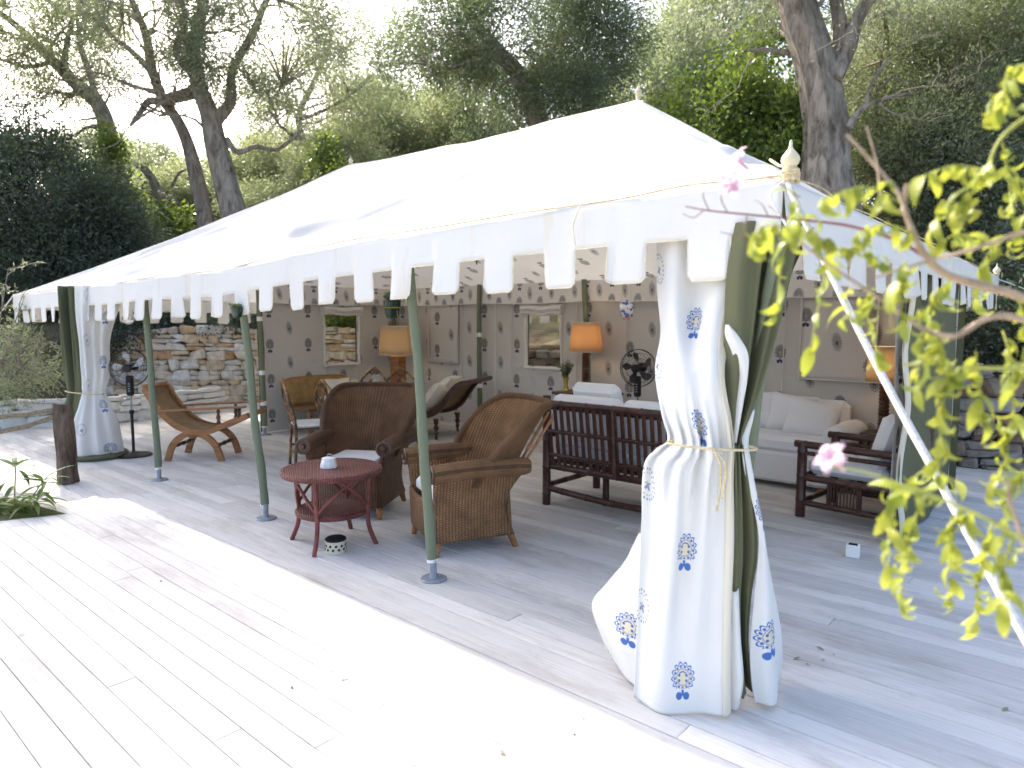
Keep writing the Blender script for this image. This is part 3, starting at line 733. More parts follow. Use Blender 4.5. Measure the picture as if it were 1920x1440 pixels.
def curtain_near():
    O = np.array([-1.1, 2.8, 0]); root = thing('tied_curtain', 'white printed curtain with green lining tied back at the near tent corner', 'curtain', (0, 0, 0))
    # front panel: white with blue block prints
    wl = lambda dx, dy: (dx * RT[0] + dy * RT[1], dx * FH[0] + dy * FH[1])          # offsets along the front eave -> sight frame
    rows = [(2.02, [wl(-.50, .07), wl(-.40, .035), wl(-.28, .08), wl(-.17, .035), wl(-.02, .06)]),
            (1.76, [wl(-.49, .06), wl(-.39, .02), wl(-.28, .06), wl(-.18, .01), wl(-.075, .03)]),
            (1.55, [wl(-.45, .03), wl(-.355, -.03), wl(-.27, .0), wl(-.19, -.05), wl(-.10, -.02)]),
            (1.38, [(-.370, .19), (-.31, .07), (-.25, .0), (-.19, -.03), (-.134, -.02)]),
            (1.20, [(-.360, .10), (-.30, .02), (-.24, -.04), (-.17, -.06), (-.108, -.04)]),
            (1.10, [(-.345, .05), (-.285, -.02), (-.23, -.06), (-.165, -.075), (-.098, -.055)]),
            (1.055, [(-.40, .04), (-.31, -.05), (-.24, -.085), (-.165, -.095), (-.098, -.06)]),
            (.98, [(-.448, .03), (-.36, -.06), (-.26, -.09), (-.175, -.10), (-.098, -.06)]),
            (.72, [(-.458, .0), (-.37, -.075), (-.28, -.11), (-.185, -.12), (-.10, -.08)]),
            (.45, [(-.470, -.03), (-.39, -.10), (-.30, -.135), (-.195, -.15), (-.112, -.11)]),
            (.22, [(-.480, -.06), (-.41, -.12), (-.31, -.16), (-.20, -.18), (-.118, -.145)]),
            (.012, [(-.490, -.08), (-.42, -.14), (-.31, -.18), (-.20, -.21), (-.122, -.175)])]
    def fold(u, z):
        d = np.abs(z - 1.09); tie = np.exp(-(d / .13) ** 2)
        return (.017 * np.sin(u * 44 + 1 + 2 * z) + .012 * np.sin(u * 27)) * np.where(z > 1.09, np.exp(-(d / .15) ** 2), np.exp(-(d / .26) ** 2)) + .020 * np.sin(u * 11 + .8 + z * .8) * np.clip(d / .4, 0, 1) + .020 * np.sin(u * 19 - z * 1.2) * np.exp(-((z - .65) / .5) ** 2) \
            + .012 * np.exp(-((u - .62 - .12 * (z - 1.5)) / .06) ** 2) * np.exp(-((z - 1.4) / .25) ** 2)
    _, P = sheet('front_panel', O, rows, m_cprint, root, fold, 110, 70, .004, (-.12, .70), False, lambda u, z: -.03 * np.clip(.3 - z, 0, 1) * np.sin(u * 5))
    # hem tape down its free edge
    MB().grid(P[:, -11:] - FH * .007 + RT * .001).build('hem_tape', m_cream, root, True, .003)
    # corner of cloth kicked out at the bottom left
    rows = [(.66, [(-.40, .05), (-.42, .09), (-.44, .14)]), (.52, [(-.42, .03), (-.465, .12), (-.485, .20)]), (.38, [(-.43, .0), (-.52, .14), (-.56, .27)]), (.26, [(-.43, -.02), (-.56, .15), (-.625, .31)]), (.12, [(-.44, -.03), (-.53, .13), (-.585, .28)]), (.015, [(-.44, -.05), (-.50, .11), (-.53, .24)])]
    sheet('side_fold', O, rows, m_cprint, root, lambda u, z: .014 * np.sin(u * 8 + 1), 36, 24, .004, (.44, .18))
    # green lining, upper fan gathered into the tie
    rows = [(2.0, [(-.09, .0), (.0, -.03), (.06, .06), (.13, .0), (.22, .10), (.32, .22)]),
            (1.80, [(-.12, .0), (-.03, -.03), (.04, .06), (.10, .0), (.17, .09), (.21, .22)]),
            (1.55, [(-.125, .0), (-.05, -.03), (.01, .05), (.06, .0), (.11, .07), (.135, .16)]),
            (1.30, [(-.12, .0), (-.07, -.03), (-.025, .04), (.0, -.01), (.03, .03), (.045, .1)]),
            (1.14, [(-.11, .0), (-.085, -.03), (-.065, .02), (-.05, -.02), (-.035, .01), (-.02, .05)]),
            (1.08, [(-.108, .0), (-.088, -.03), (-.07, .01), (-.058, -.02), (-.045, .01), (-.03, .03)])]
    sheet('green_lining', O, rows, m_green, root, lambda u, z: .022 * np.sin(u * 30 + z) * np.clip((z - 1.05) / .5, .15, 1), 60, 70, .004)
    # turned-back white edge that catches the light in the gap
    rows = [(1.585, [(-.135, -.03), (-.125, -.035)]), (1.54, [(-.135, -.03), (-.088, -.045)]), (1.47, [(-.105, -.03), (-.048, -.05)]), (1.38, [(-.078, -.02), (-.044, -.045)]), (1.26, [(-.086, -.02), (-.058, -.04)]), (1.10, [(-.09, -.02), (-.080, -.035)])]
    sheet('turned_edge', O, [(z, [p[0], ((p[0][0] + p[1][0]) / 2, -.05), p[1]]) for z, p in rows], m_val, root, None, 36, 10, .003)
    # lower green fall
    rows = [(1.09, [(-.10, -.0), (-.08, -.04), (-.06, -.01), (-.045, -.03)]), (.93, [(-.105, -.02), (-.08, -.07), (-.05, -.03), (-.02, -.06)]), (.78, [(-.108, -.03), (-.075, -.08), (-.035, -.02), (.012, -.05)]),
            (.62, [(-.108, -.04), (-.07, -.09), (-.03, -.02), (.018, -.06)]), (.45, [(-.115, -.06), (-.075, -.10), (-.04, -.03), (-.005, -.07)]), (.25, [(-.11, -.08), (-.07, -.13), (-.04, -.04), (-.02, -.10)]), (.06, [(-.085, -.10), (-.05, -.15), (-.02, -.06), (.005, -.13)])]
    sheet('green_lining', O, rows, m_green, root, lambda u, z: .014 * np.sin(u * 21), 60, 40, .004)
    # second printed panel, turned to the right
    rows = [(1.36, [(.015, .09), (.045, .07), (.075, .12)]), (1.22, [(-.02, .04), (.01, .03), (.045, .09)]), (1.10, [(-.05, -.02), (-.025, -.01), (.0, .05)]), (.98, [(-.045, -.05), (-.01, -.03), (.02, .06)]),
            (.72, [(.018, -.06), (.05, -.03), (.082, .09)]), (.47, [(.0, -.09), (.07, -.06), (.135, .10)]), (.25, [(-.02, -.12), (.08, -.09), (.182, .10)]), (.11, [(-.015, -.14), (.09, -.11), (.19, .09)]), (.03, [(.0, -.15), (.09, -.12), (.17, .06)])]
    sheet('side_panel', O, rows, m_cprint, root, lambda u, z: .016 * np.sin(u * 9 + 1.2 + z) * np.clip((1.1 - z), .1, 1), 64, 26, .004, (.05, .33))
    rows = [(.5, [(-.14, -.06), (-.10, -.13), (-.07, -.09)]), (.3, [(-.15, -.08), (-.09, -.16), (-.06, -.10)]), (.14, [(-.15, -.10), (-.085, -.19), (-.05, -.12)]), (.02, [(-.14, -.12), (-.095, -.17), (-.06, -.12)])]
    sheet('inner_fold', O, rows, m_val, root, None, 24, 14, .004)
    # tie cord, knot and dangling ends
    ring = [O + RT * (-.175 + .185 * math.cos(a)) + FH * (-.02 + .085 * math.sin(a)) + np.array([0, 0, 1.085 - .012 * math.cos(a)]) for a in np.linspace(0, 2 * math.pi, 40)]
    t = MB().tube(ring, .0055, 6).build('tie_cord', m_rope, root)
    e = O + RT * -.2 + FH * -.12 + np.array([0, 0, 1.085])
    MB().tube(cr([e, e + RT * .02 - FH * .03 - np.array([0, 0, .05]), e + RT * .025 - FH * .03 - np.array([0, 0, .14]), e - FH * .035 + RT * .01 - np.array([0, 0, .24])], 6), .0045, 6).build('cord_end', m_rope, t)
    MB().tube(cr([e, e + RT * .035 - FH * .03 - np.array([0, 0, .04]), e + RT * .04 - FH * .04 - np.array([0, 0, .1]), e + RT * .03 - FH * .04 - np.array([0, 0, .19])], 6), .0045, 6).build('cord_end', m_rope, t)
curtain_near()
def curtain_far():
    O = np.array([-8.95, 2.8, 0]); root = thing('tied_curtain', 'green and white printed curtain tied back at the far left corner', 'curtain', (0, 0, 0))
    rows = [(2.0, [(-.31, .0), (-.25, -.1), (-.2, .0), (-.14, -.09), (-.08, -.06)]), (1.64, [(-.306, .0), (-.25, -.1), (-.2, 0), (-.13, -.09), (-.08, -.06)]), (1.3, [(-.306, .0), (-.24, -.1), (-.19, 0), (-.12, -.09), (-.06, -.06)]),
            (1.0, [(-.30, .0), (-.24, -.1), (-.18, -.02), (-.12, -.09), (-.06, -.06)]), (.80, [(-.27, -.02), (-.22, -.09), (-.18, -.04), (-.12, -.08), (-.075, -.06)]), (.74, [(-.275, -.02), (-.23, -.09), (-.19, -.04), (-.13, -.08), (-.08, -.06)]),
            (.42, [(-.35, .0), (-.29, -.12), (-.24, -.05), (-.2, -.12), (-.15, -.1)]), (.1, [(-.39, .0), (-.34, -.12), (-.3, -.05), (-.27, -.1), (-.24, -.1)])]
    sheet('green_lining', O, rows, m_green, root, lambda u, z: .03 * np.sin(u * 24 + z * 2) * np.clip(np.abs(z - .77) / .4, .2, 1), 60, 50, .004)
    rows = [(2.0, [(-.09, -.07), (.02, -.14), (.12, -.06), (.22, .0), (.42, .12)]), (1.66, [(-.09, -.07), (.0, -.14), (.08, -.06), (.16, .0), (.27, .1)]), (1.36, [(-.065, -.07), (.0, -.14), (.06, -.06), (.12, .0), (.175, .1)]),
            (1.0, [(-.06, -.07), (.0, -.14), (.06, -.06), (.12, -.02), (.172, .08)]), (.82, [(-.07, -.07), (-.02, -.12), (.04, -.06), (.09, -.02), (.142, .05)]), (.745, [(-.08, -.07), (-.02, -.12), (.03, -.06), (.08, -.02), (.135, .05)]),
            (.42, [(-.17, -.11), (-.06, -.24), (.05, -.16), (.15, -.1), (.245, .06)]), (.2, [(-.25, -.13), (-.09, -.28), (.06, -.2), (.18, -.12), (.28, .06)]), (.06, [(-.28, -.13), (-.09, -.29), (.07, -.22), (.2, -.12), (.3, .06)])]
    _, P = sheet('printed_panel', O, rows, m_cprint, root, lambda u, z: .02 * np.sin(u * 26 + z) * np.clip(np.abs(z - .77) / .3, .25, 1), 70, 56, .004, (.12, .1))
    g = np.stack([P[:, 0] - FH * .006, P[:, 2] - FH * .008, P[:, 5] - FH * .008], 1); MB().grid(g).build('hem_tape', m_cream, root, True, .003)
    MB().tube([O + RT * (-.065 + .215 * math.cos(a)) + FH * (-.03 + .1 * math.sin(a)) + np.array([0, 0, .77 - .02 * math.cos(a)]) for a in np.linspace(0, 2 * math.pi, 32)], .007, 6).build('tie_cord', m_rope, root)
    MB().lathe([(.01, 0), (.3, .0), (.325, .03), (.31, .055), (.2, .05), (.01, .05)], O + RT * .03 + np.array([0, 0, .005]), 30).build('rolled_hem', m_green, root)
curtain_far()
# ------------------------------------------------------------------ furniture
def wicker_chair(name, label, loc, face, mat, woodmat, group):
    """origin on the floor under the seat; local -y is the sitter's front"""
    t = thing(name, label, 'armchair', loc, face + R(90), group)
    wd = .30
    for s in (-1, 1):                     # side panels, waisted behind
        us = np.linspace(0, 1, 12); vs = np.linspace(0, 1, 14); A, B = np.meshgrid(us, vs, indexing='ij')
        z = .095 + (.575 - .095) * B; yf = -.30 - .02 * B; yb = .28 - .085 * np.sin(B * 3.14) + .07 * B * B
        y = yf + (yb - yf) * A; x = s * (wd - .012 + .05 * B * B - .015 * np.sin(B * 3.14))
        MB().grid(np.stack([x, y, z], 2), np.stack([y, z], 2)).build('side_panel', mat, t, True, .035)
        # rolled arm with a wooden boss at its front
        P = cr([(s * .345, -.335, .585), (s * .35, -.1, .60), (s * .36, .15, .60), (s * .37, .36, .595)], 6)
        arm = MB().tube(P, np.r_[np.linspace(.064, .064, len(P) - 2), .058, .05], 16, 0).build('arm', mat, t)
        MB().lathe([(.062, 0), (.066, .010), (.052, .016), (.044, .008), (.026, .008), (.022, .026), (.001, .03)], (s * .345, -.335, .585), 18, Matrix.Rotation(R(90), 3, 'X')).build('arm_boss', m_dkwood, arm)
        for y0, dy in ((-.275, -.02), (.25, .045)):
            MB().tube([(s * .27, y0, .12), (s * (.285), y0 + dy, 0)], [.030, .020], 10).build('leg', woodmat, t)
        MB().tube([(s * .34, .33, .60), (s * .35, .55, .92)], .011, 8).build('back_strut', woodmat, t)
        MB().tube([(s * .28, .33, .60), (s * .27, .56, .95)], .011, 8).build('back_strut', woodmat, t)
    us = np.linspace(-1, 1, 20); vs = np.linspace(0, 1, 10); A, B = np.meshgrid(us, vs, indexing='ij')
    P = np.stack([A * .285, -.30 - .035 * (1 - A * A) - .01 * B, .095 + .03 * (1 - A * A) * (1 - B) + .275 * B], 2)
    MB().grid(P, np.stack([A * .3, B * .3], 2)).build('front_apron', mat, t, True, .03)
    P = np.stack([A * .27, .26 + 0 * A - .02 * B, .095 + .36 * B], 2); MB().grid(P, np.stack([A * .3, B * .36], 2)).build('rear_apron', mat, t, True, .03)
    # shell back: wings sweep forward, top rolls outward
    us = np.linspace(-1, 1, 48); vs = np.linspace(0, 1, 26); A, B = np.meshgrid(us, vs, indexing='ij'); a = np.abs(A)
    top = 1.005 - .18 * np.clip((a - .55) / .45, 0, 1) ** 2.2
    z = .38 + (top - .38) * B; half = .285 + .135 * B
    x = np.sign(A) * half * np.sin(np.clip(a, 0, 1) * 1.5708) ** .9; y = .25 + .31 * B - (.33 + .05 * B) * (1 - np.cos(np.clip(a ** 1.35, 0, 1) * 1.5708)) + .05 * B ** 6
    S = np.stack([x, y, z], 2); bk = MB().grid(S, np.stack([A * .5, B * .68], 2)).build('backrest', mat, t, True, .03)
    rim = np.concatenate([S[0, 5:], S[1:-1, -1], S[-1, 5:][::-1]]); MB().tube(rim, .031, 10).build('rolled_rim', mat, bk)
    c = MB().box((0, -.03, .405), (.50, .52, .12), .035).build('seat_cushion', m_cush, t); md = c.modifiers.new('soft', 'SUBSURF'); md.levels = md.render_levels = 2
    return t
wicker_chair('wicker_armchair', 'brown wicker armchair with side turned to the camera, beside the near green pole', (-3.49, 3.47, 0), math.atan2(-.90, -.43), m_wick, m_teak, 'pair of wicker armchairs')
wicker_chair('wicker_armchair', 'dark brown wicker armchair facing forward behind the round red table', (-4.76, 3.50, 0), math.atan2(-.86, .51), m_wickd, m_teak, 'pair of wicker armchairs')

def red_table():
    t = thing('side_table', 'round red brown wicker side table with lower shelf', 'table', (-4.17, 2.82, 0), R(12))
    MB().lathe([(.001, .505), (.33, .505), (.352, .51), (.36, .53), (.352, .548), (.338, .553), (.325, .548), (.001, .55)], (0, 0, 0), 40).build('table_top', m_wickr, t)
    MB().lathe([(.001, .215), (.24, .215), (.262, .225), (.265, .25), (.25, .262), (.235, .255), (.001, .255)], (0, 0, 0), 36).build('lower_shelf', m_wickr, t)
    for k in range(4):
        a = R(20 + 90 * k); c, s = math.cos(a), math.sin(a)
        MB().tube(cr([(c * .285, s * .285, .52), (c * .275, s * .275, .38), (c * .262, s * .262, .24), (c * .275, s * .275, .12), (c * .325, s * .325, .0)], 6), .0165, 10).build('leg', m_redw, t)
        for d in (-1, 1):
            b = a + d * R(58)
            MB().tube(cr([(c * .27, s * .27, .275), (math.cos(a + d * R(28)) * .25, math.sin(a + d * R(28)) * .25, .40), (math.cos(b) * .27, math.sin(b) * .27, .51)], 5), .0115, 8).build('brace', m_redw, t)
red_table()
t = thing('sugar_bowl', 'small white lidded ceramic bowl on the red side table', 'bowl', (-4.18, 2.80, .552), R(20))
MB().lathe([(.001, 0), (.06, 0), (.063, .012), (.05, .05), (.047, .06), (.044, .058), (.001, .05)], (0, 0, 0), 8).build('bowl', m_ceramic, t)
MB().lathe([(.05, .06), (.048, .07), (.02, .078), (.001, .08)], (0, 0, 0), 16).build('lid', m_ceramic, t)
MB().tube([(.02 * math.cos(a) + .01, .0, .082 + .016 * math.sin(a)) for a in np.linspace(0, 3.14, 8)], .004, 6).build('handle', m_steel, t)
t = thing('candle_holder', 'pierced cream tin candle holder with black lid on the deck under the red table', 'candle holder', (-3.97, 2.70, .0))
MB().lathe([(.066, 0), (.07, .004), (.07, .085), (.066, .088), (.062, .085), (.062, .01)], (0, 0, 0), 24).build('tin', simple('cream enamel', (.6, .54, .4), .4, .1), t)
MB().lathe([(.001, .09), (.072, .088), (.074, .098), (.06, .108), (.03, .112), (.001, .112)], (0, 0, 0), 24).build('lid', m_black, t)
for k in range(22):
    a = k * 6.2832 / 11 + (.28 if k % 2 else 0); z = .032 if k % 2 else .058
    MB().box((.0705 * math.cos(a), .0705 * math.sin(a), z), (.003, .017, .016), .001, Matrix.Rotation(a, 3, 'Z') @ Matrix.Rotation(.8, 3, 'X')).build('pierced_hole', m_black, t)

def bam_sofa():
    t = thing('bamboo_sofa', 'dark bamboo slatted sofa with white cushions, its back to the camera', 'sofa', (-2.92, 4.65, 0))
    W = .72; D = .78; n = 0
    for x in (-W, W):
        for (y, h) in ((0, .96), (D, .62)): MB().cane([(x, y, 0), (x, y, h)], .036, 12, .24, n).build('post', m_bamd, t); n += 1
        MB().cane([(x, 0, .62), (x, D + .05, .60)], .03, 10, .2, 1).build('arm_rail', m_bamd, t)
        MB().cane([(x, 0, .17), (x, D, .17)], .024, 10, .2).build('side_rail', m_bamd, t); MB().cane([(x, 0, .36), (x, D, .36)], .024, 10, .2).build('side_rail', m_bamd, t)
        for k in range(3): MB().cane([(x, .2 + k * .19, .37), (x, .2 + k * .19, .6)], .014, 8, .2).build('arm_slat', m_bamd, t)
    for (z, r, y) in ((.90, .030, -.045), (.865, .02, -.02), (.66, .017, -.03), (.45, .017, -.0), (.34, .028, .03), (.15, .027, .0)): MB().cane([(-W, y, z), (0, y + (.0 if z > .2 else -.03), z - (.0 if z > .2 else .02)), (W, y, z)], r, 10, .26, 1).build('rail', m_bamd, t)
    for k in range(21):
        x = -.66 + k * .066; MB().box((x, -.02 + .004 * (k % 2), .605), (.036, .014, .56), .005, Matrix.Rotation(R(8), 3, 'X')).build('back_slat', m_bamd, t)
    for x in (-.02, .66): MB().cane([(x, -.055, .9), (x, .0, .33)], .022, 10, .2).build('back_stile', m_bamd, t)
    MB().cane([(-.3, .3, 0), (-.3, .3, .36)], .03, 10, .2).build('post', m_bamd, t)
    MB().box((0, .40, .385), (1.38, .70, .03), .008).build('seat_base', m_bamd, t)
    for x in (-.35, .35):
        c = MB().box((x, .42, .46), (.68, .70, .14), .04).build('seat_cushion', m_cush, t); md = c.modifiers.new('soft', 'SUBSURF'); md.levels = md.render_levels = 2
        c = MB().box((x, .10, .74), (.69, .17, .46), .05, Matrix.Rotation(R(11), 3, 'X')).build('back_cushion', m_cush, t); md = c.modifiers.new('soft', 'SUBSURF'); md.levels = md.render_levels = 2
    c = MB().box((-.40, .32, .90), (.48, .14, .34), .05, Matrix.Rotation(R(20), 3, 'X')).build('loose_cushion', m_cush, t); md = c.modifiers.new('soft', 'SUBSURF'); md.levels = md.render_levels = 2
bam_sofa()
def bam_arm():
    t = thing('bamboo_armchair', 'dark bamboo armchair with white cushions at the right of the tent', 'armchair', (-1.46, 6.02, 0), R(-96))
    # local -y is the front, turned to face along -x
    W = .33; D = .34; n = 0
    for x in (-W, W):
        MB().cane([(x, -D, 0), (x, -D, .62)], .038, 12, .2, n).build('post', m_bamd, t); n += 1
        MB().cane([(x, D, 0), (x, D + .06, .84)], .034, 12, .22, n).build('post', m_bamd, t)
        MB().cane([(x, -D - .06, .60), (x, D, .60)], .030, 10, .2).build('arm_rail', m_bamd, t); MB().cane([(x, -D, .53), (x, D, .53)], .018, 8, .2).build('arm_rail', m_bamd, t)
        MB().cane([(x, -D, .33), (x, D, .33)], .028, 10, .2).build('side_rail', m_bamd, t); MB().cane([(x, -D, .12), (x, D, .12)], .024, 10, .2).build('side_rail', m_bamd, t)
        for y in (-.12, .12): MB().cane([(x, y, .13), (x, y, .32)], .014, 8, .2).build('spindle', m_bamd, t)
        for k in range(9): MB().box((x, -.10 + k * .025, .225), (.008, .013, .17), .002).build('side_slat', m_bamd, t)
    for (y, z, r) in ((-D, .33, .028), (-D, .12, .024), (D, .33, .026), (D, .12, .022), (D + .06, .80, .026), (D + .04, .58, .018)): MB().cane([(-W, y, z), (W, y, z)], r, 10, .2).build('rail', m_bamd, t)
    for k in range(9): MB().box((-.27 + k * .0675, D + .05, .57), (.03, .012, .46), .004, Matrix.Rotation(R(-6), 3, 'X')).build('back_slat', m_bamd, t)
    c = MB().box((0, -.02, .42), (.56, .62, .14), .045).build('seat_cushion', m_cush, t); md = c.modifiers.new('soft', 'SUBSURF'); md.levels = md.render_levels = 2
    c = MB().box((0, .24, .66), (.56, .15, .48), .05, Matrix.Rotation(R(-16), 3, 'X')).build('back_cushion', m_cush, t); md = c.modifiers.new('soft', 'SUBSURF'); md.levels = md.render_levels = 2
bam_arm()
def soft(o, lv=2):
    md = o.modifiers.new('soft', 'SUBSURF'); md.levels = md.render_levels = lv; return o
def pillow(name, c, size, rot, mat, parent, seed=0):
    n = 12; us = np.linspace(-1, 1, n); A, B = np.meshgrid(us, us, indexing='ij'); th = (1 - np.abs(A) ** 3) * (1 - np.abs(B) ** 3); th = np.sqrt(np.clip(th, 0, 1))
    k = 1 - .08 * (1 - np.abs(A)) * np.abs(B) - .08 * (1 - np.abs(B)) * np.abs(A)
    m = MB(); r2 = np.random.default_rng(seed); wob = .06 * np.sin(A * 3 + seed) * np.sin(B * 4 + seed)
    M3 = np.array(rot.to_3x3())
    for s in (-1, 1):
        P = np.stack([A * size[0] / 2 * k, s * (th + wob * th) * size[2] / 2, B * size[1] / 2 * k], 2) @ M3.T + np.array(c); m.grid(P, None, None, s > 0)
    return m.build(name, mat, parent)
def white_sofa():
    t = thing('sofa', 'white slipcovered sofa with loose pillows against the printed back wall', 'sofa', (-2.74, 6.98, 0))
    MB().box((0, 0, .20), (1.85, .80, .30), .03).build('base', m_cush, t)
    for x in (-.8, .8): MB().box((x, -.34, .03), (.07, .07, .065), .008).build('foot', m_teak, t); 
    for x in (-.8, .8): MB().box((x, .34, .03), (.07, .07, .065), .008).build('foot', m_teak, t)
    for x in (-.44, .44): soft(MB().box((x, -.06, .42), (.86, .68, .16), .045).build('seat_cushion', m_cush, t))
    soft(MB().box((0, .30, .58), (1.7, .2, .46), .06, Matrix.Rotation(R(-8), 3, 'X')).build('back', m_cush, t))
    for s in (-1, 1): MB().tube(cr([(s * .90, -.38, .50), (s * .90, 0, .51), (s * .90, .36, .50)], 5), [.05] + [.13] * 9 + [.05], 16).build('arm', m_cush, t); MB().box((s * .90, 0, .28), (.17, .76, .4), .04).build('arm_base', m_cush, t)
    for (x, y, z, w_, a, b, mt) in ((-.45, .12, .67, .46, -14, 4, m_cush), (-.02, .11, .67, .46, -15, -6, m_cush), (.36, .08, .67, .46, -18, 8, m_cush), (.58, .0, .64, .48, -26, 16, m_cush)):
        pillow('pillow', (x, y, z), (w_, .40, .2), Matrix.Rotation(R(b), 3, 'Z') @ Matrix.Rotation(R(a), 3, 'X') @ Matrix.Rotation(R(b * .6), 3, 'Y'), mt, t, int(x * 10) + 9)
white_sofa()
def planter_chair():
    u = np.array([.75, .66, 0]); u /= np.linalg.norm(u); t = thing('planter_chair', 'low teak planter chair with curved woven cane seat and long arms', 'chair', (-8.07, 3.24, 0), math.atan2(u[1], u[0]))
    W = .50
    prof = cr([(-.20, .84), (-.12, .70), (-.02, .56), (.13, .42), (.32, .345), (.50, .345), (.66, .41), (.80, .47), (.96, .53)], 6)
    for y in (0.0, W):
        m = MB(); n = len(prof); tn = np.gradient(prof, axis=0); tn /= np.linalg.norm(tn, axis=1, keepdims=True); nn = np.stack([-tn[:, 1], tn[:, 0]], 1)
        rows = [[(p[0] + q[0] * a, y + b, p[1] + q[1] * a) for (a, b) in ((.03, -.022), (.03, .022), (-.035, .022), (-.035, -.022), (.03, -.022))] for p, q in zip(prof, nn)]
        m.grid(rows).build('side_rail', m_teak, t, True)
        for pts in ([(.40, .325), (.22, .30), (.09, .19), (.02, .0)], [(.28, .325), (.44, .30), (.57, .19), (.64, .0)]):
            L_ = cr([(p[0], p[1]) for p in pts], 6); tn = np.gradient(L_, axis=0); tn /= np.linalg.norm(tn, axis=1, keepdims=True); nn = np.stack([-tn[:, 1], tn[:, 0]], 1)
            rows = [[(p[0] + q[0] * a, y + b, max(0, p[1] + q[1] * a)) for (a, b) in ((.034, -.02), (.034, .02), (-.034, .02), (-.034, -.02), (.034, -.02))] for p, q in zip(L_, nn)]
            MB().grid(rows).build('leg', m_teak, t, True)
        MB().box((.42, y + (-.03 if y == 0 else .03), .605), (1.06, .075, .022), .008, Matrix.Rotation(R(-3), 3, 'Y')).build('arm', m_teak, t)
        for (x, z0, z1) in ((.62, .42, .60), (.86, .50, .615)): MB().lathe([(.02, 0), (.028, .02), (.016, .05), (.026, (z1 - z0) * .5), (.015, (z1 - z0) * .7), (.022, (z1 - z0) * .85), (.014, z1 - z0)], (x, y, z0), 12).build('arm_spindle', m_dkwood, t)
    ys = np.linspace(.02, W - .02, 6); P = np.stack([[(p[0] - .012, y, p[1] + .012) for y in ys] for p in prof]); d = np.r_[0, np.cumsum(np.linalg.norm(np.diff(prof, axis=0), axis=1))]
    MB().grid(P, np.stack([np.repeat(d[:, None], 6, 1), np.repeat(ys[None], len(prof), 0)], 2)).build('cane_seat', m_cane, t, True, .012)
    MB().box((-.205, W / 2, .855), (.05, W + .05, .06), .014, Matrix.Rotation(R(-30), 3, 'Y')).build('top_rail', m_teak, t); MB().box((.97, W / 2, .53), (.05, W, .04), .01).build('front_rail', m_teak, t)
    for x in (.09, .57): MB().lathe([(.012, 0), (.018, .08), (.026, .12), (.016, .16), (.026, .24), (.016, .32), (.026, .36), (.018, .40), (.012, W)], (x, 0, .17), 10, None) if False else MB().tube([(x, y, .17) for y in np.linspace(0, W, 13)], [.013, .014, .02, .026, .015, .022, .028, .022, .015, .026, .02, .014, .013], 10).build('stretcher', m_dkwood, t)
planter_chair()
def stand_fan(name, label, loc, face, blade, hz, group):
    t = thing(name, label, 'fan', loc, face, group)      # local -y is the front
    MB().lathe([(.001, 0), (.20, 0), (.205, .012), (.19, .022), (.06, .035), (.03, .05), (.001, .05)], (0, 0, 0), 30).build('base', m_black, t)
    MB().tube([(0, 0, .03), (0, 0, hz - .52)], .017, 12).build('pole', m_black, t); MB().tube([(0, 0, hz - .54), (0, 0, hz - .22)], .011, 12).build('inner_pole', m_steel, t)
    MB().lathe([(.02, 0), (.026, .01), (.026, .04), (.02, .05)], (0, 0, hz - .55), 14).build('collar', m_black, t)
    cb = MB().box((0, -.01, hz - .21), (.075, .065, .24), .015).build('control_box', m_black, t)
    for k in range(4): MB().box((0, -.046, hz - .27 + k * .028), (.022, .012, .014), .003).build('button', m_steel, cb)
    MB().lathe([(.03, -.10), (.055, -.07), (.06, 0), (.04, .05), (.02, .07)], (0, .08, hz), 18, Matrix.Rotation(R(90), 3, 'X')).build('motor', m_black, t)
    rr = .215; cage = MB()
    for (y, r) in ((-.07, rr * .55), (-.055, rr * .8), (-.02, rr), (.02, rr), (.05, rr * .8), (.07, rr * .5)):
        cage.tube([(r * math.cos(a), y, hz + r * math.sin(a)) for a in np.linspace(0, 2 * math.pi, 40)], .0022 if abs(y) > .03 else .0045, 5)
    for k in range(36):
        a = k * 2 * math.pi / 36; c, s = math.cos(a), math.sin(a); cage.tube(cr([(.045 * c, -.085, hz + .045 * s), (rr * .6 * c, -.07, hz + rr * .6 * s), (rr * .93 * c, -.04, hz + rr * .93 * s), (rr * c, 0, hz + rr * s), (rr * .93 * c, .04, hz + rr * .93 * s), (.06 * c, .075, hz + .06 * s)], 3), .0009, 4)
    cage.build('cage', m_wire, t)
    MB().lathe([(.001, 0), (.046, 0), (.05, .008), (.04, .016), (.001, .018)], (0, -.082, hz), 18, Matrix.Rotation(R(90), 3, 'X')).build('cage_badge', m_black, t)
    for k in range(5):
        a0 = k * 2 * math.pi / 5 + .35; us = np.linspace(0, 1, 8); vs = np.linspace(-1, 1, 6); A, B = np.meshgrid(us, vs, indexing='ij')
        r_ = .035 + .155 * A; wdt = (.16 + .36 * np.sin(np.clip(A * 1.35, 0, 1) * 1.57)) * np.sqrt(np.clip(1 - A ** 6, .05, 1)); an = a0 + B * wdt * .62 + A * .25
        P = np.stack([r_ * np.cos(an), B * .022 - .005, hz + r_ * np.sin(an)], 2); MB().grid(P).build('blade', blade, t, True, .002)
    MB().lathe([(.001, -.03), (.03, -.03), (.036, 0), (.03, .02), (.001, .02)], (0, 0, hz), 16, Matrix.Rotation(R(90), 3, 'X')).build('hub', m_black, t)
stand_fan('pedestal_fan', 'black pedestal fan with pale grey blades beside the far left curtain', (-8.70, 3.13, 0), R(52), m_fanblade, 1.05, 'pedestal fans')
stand_fan('pedestal_fan', 'black pedestal fan with dark blades behind the bamboo sofa', (-4.07, 6.90, 0), R(8), m_fanblk, 1.06, 'pedestal fans')
